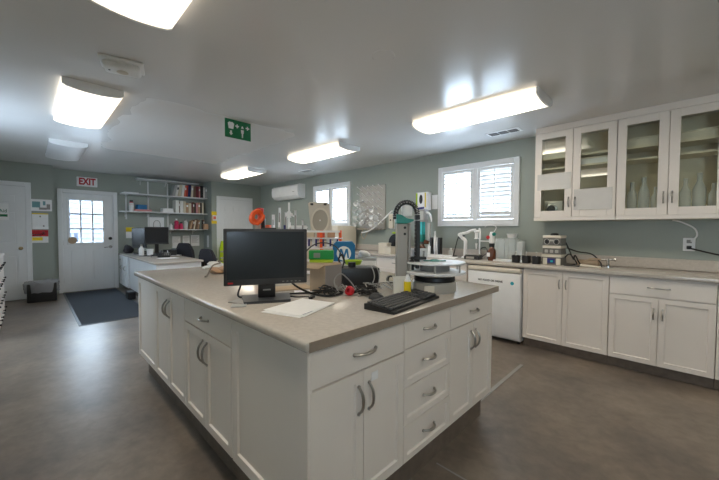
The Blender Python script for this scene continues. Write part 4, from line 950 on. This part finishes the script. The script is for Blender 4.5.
# outlet and leads
e = plate('white wall outlet plate under the glass wall cabinets', .06, 1.165, .085, .125, 'outlet_plate'); e['category'] = 'outlet'
for z in (.028, -.028): B().box(-.018,.018,-.011,-.0075,z-.016,z+.016,.003).build('socket','grey',e)
B().box(-.016,.016,-.035,-.0115,-.045,-.015,.004).build('plug','black',e)
cable('power_cable', 'black lead from the wall outlet sagging past the picture edge', [(.06,4.42,1.13),(.10,4.41,1.12),(.2,4.42,1.09),(.4,4.42,1.04),(.7,4.41,.98),(.9,4.38,.925)], .007, 'black')
cable('power_cable', 'white lead hanging from the wall cabinet to the outlet', [(-.06,4.40,1.40),(.0,4.42,1.38),(.09,4.43,1.32),(.11,4.43,1.25),(.07,4.425,1.195)], .007, 'white')
# beige boxes and coil behind the robot
box_thing('carton', 'cream box on the window counter behind the black battery unit', 'box', (-3.36, 3.98, CT), .16, .13, .17, 'cream', 'cream', .2)
box_thing('carton', 'lower cream box beside the taller cream box on the window counter', 'box', (-3.20, 3.93, CT), .12, .12, .12, 'cream', 'beige', -.1)
e = thing('cable_reel', 'black round reel with a pale yellow top behind the robot column', 'reel', (-3.30, 4.22, CT))
B().lathe([(.03,-.05),(.14,-.05),(.14,-.035),(.09,-.03),(.09,.03),(.14,.035),(.14,.05),(.03,.05)], m=Matrix.Translation((0,0,.17)) @ Matrix.Rotation(PI/2,4,'X'), n=28).build('reel','black',e); B().box(-.06,.06,-.06,.06,0,.03,.004).build('stand','black',e); B().box(-.07,.07,-.055,.055,.312,.345,.01).build('top_clip','limep',e)
tag(B().box(-.2,.2,-.12,.12,0,.03,.004).build('tray','white',loc=(-2.45,4.0,CT)), 'shallow white tray before the pipette holder', 'tray')
tag(B().box(-.1,.1,-.14,.14,0,.006).build('paper_sheet','paper',loc=(-2.25,4.02,CT),rz=.3), 'white paper on the counter beside the shallow tray', 'paper')
jar(-2.35, 4.25, CT, .03, .12, 'frosted', 'small frosted bottle behind the shallow white tray')

# ---------------------------------------------------------------- things on the island
IT = .9145
e = thing('monitor', 'large black monitor standing on the island', 'monitor', (-1.567, .884, IT), math.radians(63.5))
hw = .213; z0, z1 = .083, .378
B().box(-hw,hw,-.012,.03,z0,z1,.005,2).build('bezel','dgrey',e)
B().box(-hw+.017,hw-.017,-.0135,-.0115,z0+.032,z1-.014).build('panel','blackgloss',e,smooth=False)
B().box(-hw+.06,hw-.06,.03,.05,z0+.05,z1-.05,.008).build('back_cover','black',e)
B().box(-.045,.045,-.004,.02,.012,.2,.006,2).build('neck','black',e)
B().extr([(-.115,-.09),(.115,-.09),(.13,.10),(-.13,.10)],0,.013,'z').build('base','dgrey',e)
o = B().box(-hw+.02,-hw+.045,-.0130,-.0115,z0+.010,z0+.018).build('badge','red',e)
B().box(-.02,.02,-.0046,-.0035,.05,.058).build('neck_mark','grey',e)
bt = B()
for k in range(5): bt.box(.08+k*.022,.09+k*.022,-.0128,-.0115,z0+.012,z0+.015)
bt.build('buttons','grey',e)
B().box(-.02,.05,-.006,.014,z1,z1+.006,.002).build('top_clip','black',e)
def sheet(nm, lb, x, y, z, rz, wd, dp, m='paper', cat='paper', th=.0012, curl=0):
    b = B(); n = 10; vs = []
    for top in (0,1):
        for i in range(n+1):
            for j in (0,1):
                u = i/n-.5; vs.append(b.bm.verts.new((u*wd, (j-.5)*dp, th*top+curl*max(0,abs(u)-.25)**2)))
    f = b.bm.faces.new
    o_ = 2*(n+1)
    for i in range(n):
        a = 2*i; f((vs[a],vs[a+2],vs[a+3],vs[a+1])); f((vs[o_+a],vs[o_+a+1],vs[o_+a+3],vs[o_+a+2])); f((vs[a],vs[o_+a],vs[o_+a+2],vs[a+2])); f((vs[a+1],vs[a+3],vs[o_+a+3],vs[o_+a+1]))
    f((vs[0],vs[1],vs[o_+1],vs[o_])); f((vs[2*n],vs[o_+2*n],vs[o_+2*n+1],vs[2*n+1]))
    return tag(b.build(nm, m, loc=(x,y,z), rz=rz), lb, cat)
sheet('paper_sheet','undermost white paper of the pile before the island monitor',-1.290,.895,IT,math.radians(109),.28,.216)
sheet('paper_sheet','middle white paper of the pile with a blue stripe before the island monitor',-1.285,.905,IT+.002,math.radians(112),.28,.21)
o = sheet('paper_sheet','topmost white paper of the pile before the island monitor',-1.30,.915,IT+.0042,math.radians(106),.285,.21)
B().box(-.12,-.05,-.108,-.106,0,.001).build('blue_edge','navy',o)
sheet('notepad','blue grey notepad sticking out beside the monitor base',-1.60,.755,IT,math.radians(20),.10,.075,'grey','notepad',.006)
sheet('notepad','smaller blue note leaning under the edge of the monitor base',-1.535,.715,IT,math.radians(60),.07,.07,'bk pale grey','notepad',.004)
sheet('envelope','manila envelope lying behind the island monitor',-1.78,1.15,IT,math.radians(75),.30,.16,'card','envelope',.004)
sheet('paper_sheet','white leaflet beside the manila envelope',-1.60,1.20,IT,math.radians(58),.20,.07,'paper')
# leads on the island
def tangle(name, lb, cx, cy, rx, ry, n, seed, m='black', r=.0045, zmax=.035, start=None, end=None):
    q = random.Random(seed); pts = [start] if start else []
    for k in range(n):
        a = k*1.35+q.uniform(-.5,.5); s_ = q.uniform(.45,1)
        pts.append((cx+rx*s_*math.cos(a), cy+ry*s_*math.sin(a), IT+r+.001+q.uniform(0,zmax)))
    if end: pts.append(end)
    return cable(name, lb, pts, r, m)
cable('power_cable','black lead dropping behind the monitor and looping past its base',[(-1.68,.82,1.05),(-1.70,.80,.98),(-1.68,.78,.93),(-1.66,.84,.921),(-1.63,.92,.921),(-1.60,1.02,.921),(-1.56,1.10,.921),(-1.52,1.16,.921),(-1.50,1.24,.921)],.005,'black')
cable('video_cable','thicker black lead curving from the monitor to the cable heap',[(-1.60,1.03,1.02),(-1.56,1.06,.97),(-1.48,1.10,.935),(-1.42,1.14,.922),(-1.38,1.19,.922),(-1.39,1.27,.925),(-1.45,1.28,.925)],.006,'black')
cable('power_cable','black lead with a plug end lying beside the paper pile',[(-1.62,.98,.921),(-1.55,1.00,.921),(-1.49,1.02,.921),(-1.45,1.04,.925),(-1.43,1.06,.925)],.005,'black')
tag(B().box(-.012,.012,-.025,.025,0,.014,.003).build('plug','black',loc=(-1.425,1.075,IT),rz=.6),'small black plug beside the topmost paper','plug')
tangle('power_cable','black lead heaped below the cardboard box',-1.43,1.17,.07,.07,13,3,zmax=.05)
tangle('power_cable','second black lead heaped below the cardboard box, wound tighter',-1.41,1.20,.05,.06,10,8,zmax=.04)
tangle('data_cable','grey lead heaped beside the printed side of the cardboard box',-1.40,1.27,.06,.06,9,21,'grey',.004,.05)
cable('data_cable','tall grey loop standing against the cardboard box',[(-1.40,1.25,.925),(-1.43,1.24,.99),(-1.43,1.29,1.03),(-1.41,1.35,.98),(-1.36,1.36,.925),(-1.30,1.33,.921),(-1.27,1.28,.921)],.004,'grey')
tangle('power_cable','black lead coiled before the black battery unit',-1.31,1.38,.07,.09,16,5,zmax=.045)
tangle('power_cable','flattened black coil in front of the battery unit',-1.27,1.36,.06,.07,14,15,zmax=.03)
tangle('data_cable','thin grey lead lying over the coiled black leads',-1.30,1.44,.07,.10,9,33,'grey',.003,.06)
tangle('data_cable','pale grey lead heaped between the battery unit and the jug',-1.26,1.56,.06,.06,11,41,'bk pale grey',.004,.06)
tangle('power_cable','black lead heaped between the battery unit and the robot column',-1.36,1.70,.05,.07,11,52,'black',.005,.06)
o = tag(B().lathe([(.012,-.012),(.026,-.012),(.028,0),(.026,.012),(.012,.012)],n=18,m=Matrix.Translation((0,0,.028)) @ Matrix.Rotation(1.2,4,'X')).build('cable_tie_reel','red',loc=(-1.335,1.275,IT)),'small red ring shaped connector among the black leads','connector'); o.name='ring_connector'
cable('headset_cable','long dark lead arching over the green box',[(-1.66,1.20,1.10),(-1.69,1.22,1.14),(-1.68,1.28,1.19),(-1.64,1.34,1.205),(-1.60,1.40,1.18),(-1.57,1.42,1.13),(-1.55,1.44,1.07)],.004,'dgrey')
# cardboard box, green box
e = thing('cardboard_box','tan cardboard box with a grey printed side and open flaps','box',(-1.55,1.275,IT),math.radians(6))
B().box(-.065,.065,-.0725,.0725,0,.165,.002).build('body','card',e); B().box(.0655,.068,-.071,.071,.004,.162).build('printed_side','cardgrey',e)
B().extr([(-.065,.166),(.065,.166),(.055,.172),(-.06,.172)],-.07,.07,'y').build('flap','card',e); B().extr([(-.0725,.166),(-.068,.170),(-.115,.152),(-.12,.147)],-.06,.06,'x').build('side_flap','card',e)
e = thing('pipette_tip_box','green lidded box with a pale base on top of the cardboard box','box',(-1.68,1.40,1.0885),math.radians(45)); e.location=(-1.59,1.275,1.0875)
B().box(-.072,.072,-.035,.035,0,.02,.003).build('base','limep',e); B().box(-.075,.075,-.037,.037,.02,.075,.003).build('lid','green',e); B().box(-.045,-.005,-.0378,-.0365,.03,.06).build('label','bk green grey',e)
# black battery unit with things in it
e = thing('battery_unit','black box shaped battery unit with a rounded front edge','battery unit',(-1.52,1.522,IT),math.radians(56))
B().box(-.122,.132,-.08,.075,.004,.13,.007,2).build('body','black',e); B().box(-.10,.10,-.06,.06,.1295,.132,.001).build('top_plate','dgrey',e); B().box(-.124,.134,-.082,.077,0,.012,.004).build('base_rim','dgrey',e)
for k in range(4): pass
tag(B().lathe([(0,0),(.025,0),(.025,.03),(0,.03)]).build('adaptor_puck','black',loc=(-1.53,1.48,IT+.1325)),'small black puck on top of the battery unit','adaptor')
cable('data_cable','grey lead hanging down the front of the battery unit',[(-1.46,1.57,1.052),(-1.408,1.544,1.045),(-1.388,1.544,.99),(-1.383,1.514,.94),(-1.358,1.474,.921)],.0035,'grey')
cable('data_cable','second grey lead hanging beside the first on the battery unit',[(-1.45,1.60,1.052),(-1.393,1.574,1.045),(-1.373,1.574,.99),(-1.358,1.544,.935),(-1.328,1.494,.921)],.0035,'grey')
cable('power_cable','bundle of black lead rising at the corner of the battery unit',[(-1.57,1.42,1.06),(-1.57,1.40,1.10),(-1.55,1.41,1.13),(-1.53,1.41,1.09),(-1.53,1.39,1.03),(-1.51,1.375,.98),(-1.48,1.38,.925)],.006,'black')
tag(B().lathe([(0,0),(.055,0),(.07,.03),(.066,.03),(.052,.004),(0,.004)]).build('dish','limep',loc=(-1.69,1.645,IT+.125)),'lime green dish behind the battery unit','dish')
bx = tag(B().box(-.065,.065,-.065,.065,0,.124,.004).build('carton','frosted',loc=(-1.69,1.645,IT)),'pale translucent box under the lime green dish','box')
e = thing('wipe_box','blue wipe box with a round white mark behind the cardboard box','box',(-1.87,1.725,IT),math.radians(45))
B().box(-.085,.085,-.06,.06,0,.265,.004).build('stand_box','white',e); B().extr([(-.085,.135),(.085,.135),(.085,.26),(.06,.285),(-.06,.285),(-.085,.26)],-.066,.062,'y').build('blue_sleeve','blue',e)
B().lathe([(0,0),(.055,0),(.055,.002),(0,.002)],n=28,m=Matrix.Translation((0,-.066,.195)) @ Matrix.Rotation(PI/2,4,'X')).build('round_mark','white',e)
B().extr([(a,z+.03) for a,z in [(-.04,.13),(-.028,.13),(-.02,.175),(-.006,.13),(.006,.13),(.02,.175),(.028,.13),(.04,.13),(.03,.2),(.014,.2),(0,.155),(-.014,.2),(-.03,.2)]],-.0695,-.0675,'y').build('emblem','blue',e)
tag(lump(.05,.045,.03,9,3,.3).build('tissue','paper',loc=(-1.83,1.90,IT+.155)),'crumpled white tissue beside the blue wipe box','tissue')
box_thing('carton','white carton with blue print carrying the crumpled tissue','box',(-1.80,1.90,IT),.16,.12,.155,'paper','bk pale grey',.7)
# orange test tube rack
e = thing('tube_rack','tall orange and white tube rack with blue capped tubes','tube rack',(-2.12,1.70,IT),math.radians(47))
H = .37; hw = .155; dp_ = .055
for a in (-hw, 0, hw):
    for c in (-dp_, dp_): B().box(a-.011,a+.011,c-.011,c+.011,0,H,.002).build('post','orange',e)
for z in (.02,.12,.225,.305):
    q = B().box(-hw-.02,hw+.02,-dp_-.012,dp_+.012,z-.005,z+.005,.002); q.build('tier','white',e)
B().box(-hw,hw,-dp_-.014,-dp_-.010,.352,.368,.002).box(-hw,hw,dp_+.010,dp_+.014,.352,.368,.002).build('top_rail','white',e)
for k in range(5):
    x = -.115+k*.058
    for c, mm in ((-.03,'white'),):
        t_ = thing('sample_tube','blue capped white tube, %s from the monitor side of the orange rack' % ('first','second','third','fourth','fifth')[k],'tube',(0,0,0),0,'tubes in the orange rack')
        ca, sa = math.cos(math.radians(47)), math.sin(math.radians(47)); t_.location=(-2.12+x*ca-c*sa,1.70+x*sa+c*ca,IT+.2305)
        B().cyl(0,0,0,.068,.018,n=14).build('body','white',t_); B().cyl(.024,-.0,.01,.068,.008,n=10).build('cap','navy',t_)
for k in range(3):
    x = -.09+k*.085; ca, sa = math.cos(math.radians(47)), math.sin(math.radians(47))
    tag(B().box(-.03,.03,-.03,.03,0,.05,.003).build('carton','bk '+('cream','coral','tan')[k],loc=(-2.12+x*ca,1.70+x*sa,IT+.3105),rz=math.radians(47)),'small %s carton on the top tier of the orange rack' % ('cream','coral','tan')[k],'box','cartons on the orange rack')
# open lidded centrifuge
e = thing('centrifuge','beige bench centrifuge with its round recessed lid swung open','centrifuge',(-2.52,1.99,IT),math.radians(42))
B().box(-.21,.21,-.16,.17,.015,.27,.02,3).build('body','beige',e); B().lathe([(.10,.271),(.145,.271),(.145,.279),(.10,.279)],0,-.01).build('chamber_rim','grey',e); B().cyl(0,-.01,.262,.2715,.10).build('chamber','black',e)
lid = B().extr([(-.10,0),(.12,0),(.06,.405),(-.16,.405)],-.02,.025,'y'); bmesh.ops.bevel(lid.bm,geom=list(lid.bm.edges),offset=.012,segments=2,affect='EDGES')
lo = lid.build('lid','beige',e,loc=(-.0,.15,.27),rot=(math.radians(-14),0,0))
B().lathe([(.10,0),(.118,.0),(.118,.012),(.10,.012)],n=36,m=Matrix.Translation((-.02,-.02,.20)) @ Matrix.Diagonal((.80,1,1.16,1)) @ Matrix.Rotation(PI/2,4,'X')).build('lid_ring','cream',lo)
B().lathe([(0,0),(.099,0),(.099,.004),(0,.004)],n=36,m=Matrix.Translation((-.02,-.02,.20)) @ Matrix.Diagonal((.80,1,1.16,1)) @ Matrix.Rotation(PI/2,4,'X')).build('lid_well','well',lo)
B().lathe([(0,0),(.008,0),(.008,.012),(0,.012)],n=12,m=Matrix.Translation((-.02,-.024,.20)) @ Matrix.Rotation(PI/2,4,'X')).build('lid_pin','white',lo)
for a in (-.115,.025): B().box(a-.015,a+.015,-.03,-.018,.365,.387,.003).build('lid_clip','dgrey',lo)
for a in (-.17,.17):
    for c in (-.12,.13): B().cyl(a,c,0,.02,.016).build('foot','black',e)
# graduated cylinders and stand
ca, sa = math.cos(math.radians(45)), math.sin(math.radians(45))
def gcyl(px_off, h, r, lb, base=.03, dy=0):
    x = -3.06+px_off*ca-dy*sa; y = 1.89+px_off*sa+dy*ca
    e = thing('measuring_cylinder',lb,'measuring cylinder',(x,y,IT),math.radians(45),'measuring cylinders on the island')
    B().lathe([(0,0),(base+.012,0),(base+.012,.012),(r,.02),(0,.02)],n=6).build('foot','white',e)
    B().lathe([(0,.02),(r,.02),(r,h),(r+.005,h+.003),(r-.003,h),(r-.003,.03),(0,.03)],n=16).build('tube','milky',e)
    B().box(-.006,.006,-r-.0008,-r+.001,.07,h-.05).build('scale_strip','grey',e)
    return e
gcyl(-.075,.53,.017,'thick white measuring cylinder nearest the small orange box')
gcyl(-.02,.585,.013,'white measuring cylinder with a dark ring near the small orange box',.022,.06); gcyl(.01,.60,.013,'slim white measuring cylinder behind the cluster',.022,-.07)
gcyl(.04,.56,.016,'white measuring cylinder in the middle of the cluster',.02,.10); gcyl(.17,.575,.012,'slim measuring cylinder right before the cross bar of the burette stand',.02,-.05)
gcyl(.255,.47,.011,'short slim measuring cylinder before the white box',.02,-.09)
e = thing('burette_stand','tall white burette stand rising above the measuring cylinders','stand',(-3.02,1.95,IT),math.radians(45))
B().box(-.04,.05,-.03,.04,0,.02,.006).build('base','white',e); B().cyl(.02,.0,.02,.665,.010).build('rod','white',e); B().box(-.02,.06,-.015,.015,.52,.55,.008,2).box(-.0,.04,-.02,.02,.50,.57,.006).build('clamp','white',e); B().tube([(.05,0,.53),(.09,0,.5),(.09,0,.42)],.009).build('clamp_arm','white',e)
B().box(.02,.22,-.008,.008,.395,.407,.003).build('cross_bar','white',e)
wb = box_thing('carton','tall white box behind the short slim measuring cylinder','box',(-3.03,2.11,IT),.15,.13,.42,'white','paper',math.radians(45))
q = random.Random(4)
for k in range(4):
    nm_ = ('first','second','third','last')[k]
    a = -.03+k*.055; x = -3.02+a*ca+.1*sa; y = 1.85+a*sa-.1*ca
    jar(x,y,IT,.02,.42+.03*(k%2),'frosted','%s slim frosted bottle before the measuring cylinders, counted from the orange box' % nm_,nm='wash_bottle',cap='navy' if k==2 else 'white',grp='wash bottles')
# orange device on black stand
e = thing('hot_air_gun','orange and red ring bodied tool held on a black stand','tool',(-3.27,1.75,IT),math.radians(45)); e.name='ring_tool'
B().box(-.05,.08,-.04,.04,0,.02,.005).build('base','black',e); B().box(.03,.07,-.02,.02,.02,.50,.006).build('stand','black',e); B().box(-.03,.015,-.02,.02,.02,.43,.006).build('holder','lgrey',e)
B().lathe([(.026,-.03),(.060,-.04),(.072,0),(.060,.04),(.026,.03),(.022,0),(.026,-.03)],n=28,m=Matrix.Translation((-.02,-.02,.51)) @ Matrix.Rotation(.6,4,'Y') @ Matrix.Diagonal((1,1,1.3,1)) @ Matrix.Rotation(math.radians(68),4,'X') @ Matrix.Rotation(.5,4,'Y')).build('ring_body','orange',e)
B().lathe([(0,0),(.042,0),(.038,.04),(0,.05)],n=20,m=Matrix.Translation((.005,.03,.565))).build('red_cap','red',e)
B().tube([(-.03,-.05,.46),(0,-.05,.44),(.05,-.04,.49),(.06,-.03,.53)],[.022,.026,.024,.02],10,3).build('grip','orange',e)
e = box_thing('carton','small orange carton on a dark stack beside the ring tool','box',(-3.335,1.875,IT+.335),.10,.08,.09,'bk coral','orange',math.radians(45))
tag(B().box(-.07,.07,-.05,.05,0,.3345,.004).build('file_box','black',loc=(-3.335,1.875,IT),rz=math.radians(45)),'black upright box under the small orange carton','box')
# crumpled wrap at the far corner
for k,(x,y,rx,ry,rz_,sd,m_,lb) in enumerate(((-3.08,1.22,.13,.09,.035,2,'frosted','crumpled clear wrap at the far corner of the island'),(-2.82,1.14,.10,.07,.03,6,'bk tan','crumpled tan wrap before the clear wrap'),(-2.93,1.33,.07,.06,.03,12,'bk pale grey','crumpled grey bag behind the tan wrap'))):
    tag(lump(rx,ry,rz_,sd,3,.45).build('crumpled_wrap',m_,loc=(x,y,IT)),lb,'wrap')
cable('tubing','thin brown tubing lying across the crumpled wrap',[(-2.62,.95,.922),(-2.70,1.0,.93),(-2.80,1.08,.985),(-2.90,1.18,.99),(-2.98,1.2,1.0),(-2.98,1.3,.99)],.006,'plinth','tubing')
# keyboard
e = thing('keyboard','black keyboard near the drawer edge of the island','keyboard',(-1.00,1.345,IT),math.radians(96))
B().extr([(-.083,0),(.083,0),(.083,.028),(.06,.03),(-.083,.012)],-.232,.232,'x').build('case','black',e)
for nm_, i0, i1 in (('main_keys', 0, 15), ('navigation_keys', 16, 19), ('number_keys', 20, 24)):
    q = B()
    for j in range(6):
        y_ = -.066+j*.0235; z_ = .0165+(y_+.085)*.105
        for i in range(i0, i1):
            x_ = -.225+i*.0188
            if j == 0 and 4 <= i <= 9:
                if i == 4: q.box(x_,x_+.0188*6-.003,y_,y_+.02,z_-.002,z_+.007,.0015)
                continue
            q.box(x_,x_+.0162,y_,y_+.02,z_-.002,z_+.007,.0015)
    q.build(nm_,'keygrey',e)
e = thing('mouse','small dark mouse among the leads beside the keyboard','mouse',(-1.165,1.315,IT),math.radians(100))
q = B(); bmesh.ops.create_uvsphere(q.bm,u_segments=18,v_segments=10,radius=1)
for v_ in q.bm.verts: v_.co = Vector((v_.co.x*.03,v_.co.y*.05,max(0,v_.co.z)*.034))
q.build('shell','dgrey',e); B().lathe([(0,-.004),(.008,-.004),(.008,.004),(0,.004)],n=14,m=Matrix.Translation((0,-.024,.030)) @ Matrix.Rotation(PI/2,4,'Y')).build('wheel','grey',e)
# tub with a yellow label bottle
e = thing('plastic_jug','translucent square plastic jug beside the keyboard','jug',(-1.145,1.51,IT),math.radians(42))
t_=.003; a_=.048
B().box(-a_,a_,-.04,.04,0,.005).box(-a_,-a_+t_,-.04,.04,.005,.10).box(a_-t_,a_,-.04,.04,.005,.10).box(-a_+t_,a_-t_,-.04,-.04+t_,.005,.10).box(-a_+t_,a_-t_,.04-t_,.04,.005,.10).build('body','jug',e)
B().box(-a_-.004,a_+.004,-.044,-.0405,.094,.102).box(-a_-.004,a_+.004,.0405,.044,.094,.102).build('rim','jug',e)
e = thing('squeeze_bottle','small white bottle with a tall yellow label in front of the jug','bottle',(-1.085,1.485,IT),math.radians(42))
B().lathe([(0,0),(.017,0),(.019,.006),(.019,.092),(.010,.104),(.010,.108),(0,.108)]).build('body','white',e); B().cyl(0,0,.106,.128,.012,.006).build('cap','white',e); B().lathe([(.0196,.010),(.0196,.088)],n=24).build('label','yellow',e)
# robot column
e = thing('sampler_robot','grey robot column with teal cap and arching black cable chain','robot',(-1.225,1.61,IT),math.radians(45))
B().box(-.034,.034,-.033,.033,0,.415,.004).build('column','robot',e); B().box(.038,.054,-.03,.03,.0,.415,.003).build('back_rail','grey',e)
B().extr([(-.036,.415),(.03,.415),(.066,.43),(.07,.44),(.025,.448),(-.005,.468),(-.036,.472)],-.037,.037,'y').build('cap','teal',e)
for z in (.39,.352): B().lathe([(0,0),(.008,0),(.008,.004),(0,.004)],n=12,m=Matrix.Translation((.015,-.035,z)) @ Matrix.Rotation(PI/2,4,'X')).build('screw','black',e)
arc=[]
for k in range(25):
    a=PI-k*PI/24; arc.append((.028+.066*math.cos(a),.472+.066*math.sin(a)*1.12))
arc=[(-.038,.44),(-.038,.46)]+arc+[(.096,.46-.024*k) for k in range(1,13)]
q=B()
for (x_,z_),(x2,z2) in zip(arc,arc[1:]):
    d=Vector((x2-x_,0,z2-z_)); L=d.length
    m_=Matrix.Translation(((x_+x2)/2,0,(z_+z2)/2)) @ Matrix.Rotation(math.atan2(-(z2-z_),x2-x_),4,'Y')
    n0=len(q.bm.verts); q.box(-L*.42,L*.42,-.02,.02,-.015,.015,.003); q.bm.verts.ensure_lookup_table()
    for v_ in q.bm.verts[n0:]: v_.co = m_ @ v_.co
q.build('cable_chain','black',e)
q=B()
for k,(x_,z_) in enumerate(arc[2:27:2]): q.box(x_-.004,x_+.004,-.0215,-.02,z_-.004,z_+.004)
q.build('chain_pins','grey',e)
B().box(-.0,.065,-.012,.03,.46,.535,.006,2).build('motor_plate','white',e)
B().box(.085,.11,-.025,.03,.14,.42,.004).build('slide','black',e); B().box(.04,.15,-.03,.0,.195,.213,.004).build('arm','black',e); B().box(.045,.075,-.034,.0,.13,.194,.004).build('arm_bracket','black',e); B().cyl(.135,-.015,.213,.25,.006).build('needle','steel',e)
# turntable sampler
e = thing('sampler_turntable','round grey sampler base with two white turntable discs','turntable',(-1.085,1.765,IT),math.radians(45))
B().lathe([(0,0),(.125,0),(.13,.006),(.132,.058),(.126,.064),(0,.064)],n=48).build('base','lgrey',e)
B().lathe([(0,.0645),(.122,.0645),(.126,.072),(.122,.092),(0,.092)],n=48).build('black_band','black',e)
B().lathe([(0,.0925),(.11,.0925),(.14,.104),(.185,.112),(.187,.122),(.183,.126),(0,.126)],n=56).build('lower_disc','white',e)
B().lathe([(0,.1265),(.09,.1265),(.09,.171),(0,.171)],n=32).build('spacer','grey',e)
B().lathe([(0,.172),(.182,.172),(.185,.176),(.182,.182),(0,.182)],n=56).build('upper_disc','milky',e)
for k in range(6):
    a=2*PI*k/6+.3; B().cyl(.165*math.cos(a),.165*math.sin(a),.1265,.172,.006,n=10).build('disc_pillar','lgrey',e)
B().box(-.09,-.03,-.1335,-.129,.012,.05,.003).build('front_panel','cream',e)
q = B().lathe([(0,.1825),(.03,.1825),(.03,.19),(.016,.196),(0,.196)],n=20); q.build('hub','teal',e); B().box(-.07,.07,-.008,.008,.183,.189,.002).build('hub_bar','teal',e)
for k,(dx,dy,lb) in enumerate(((-.115,.03,'white cup on the turntable disc beside the robot arm'),(-.055,.075,'second white cup on the turntable disc, beside the first'),(-.115,.10,'white cup at the back edge of the turntable disc'))):
    x=-1.085+dx*ca-dy*sa; y=1.765+dx*sa+dy*ca
    tag(B().lathe([(0,0),(.024,0),(.029,.075),(.026,.075),(.021,.005),(0,.005)],n=20).build('sample_cup','white',loc=(x,y,IT+.1825)),lb,'cup','white cups on the turntable')
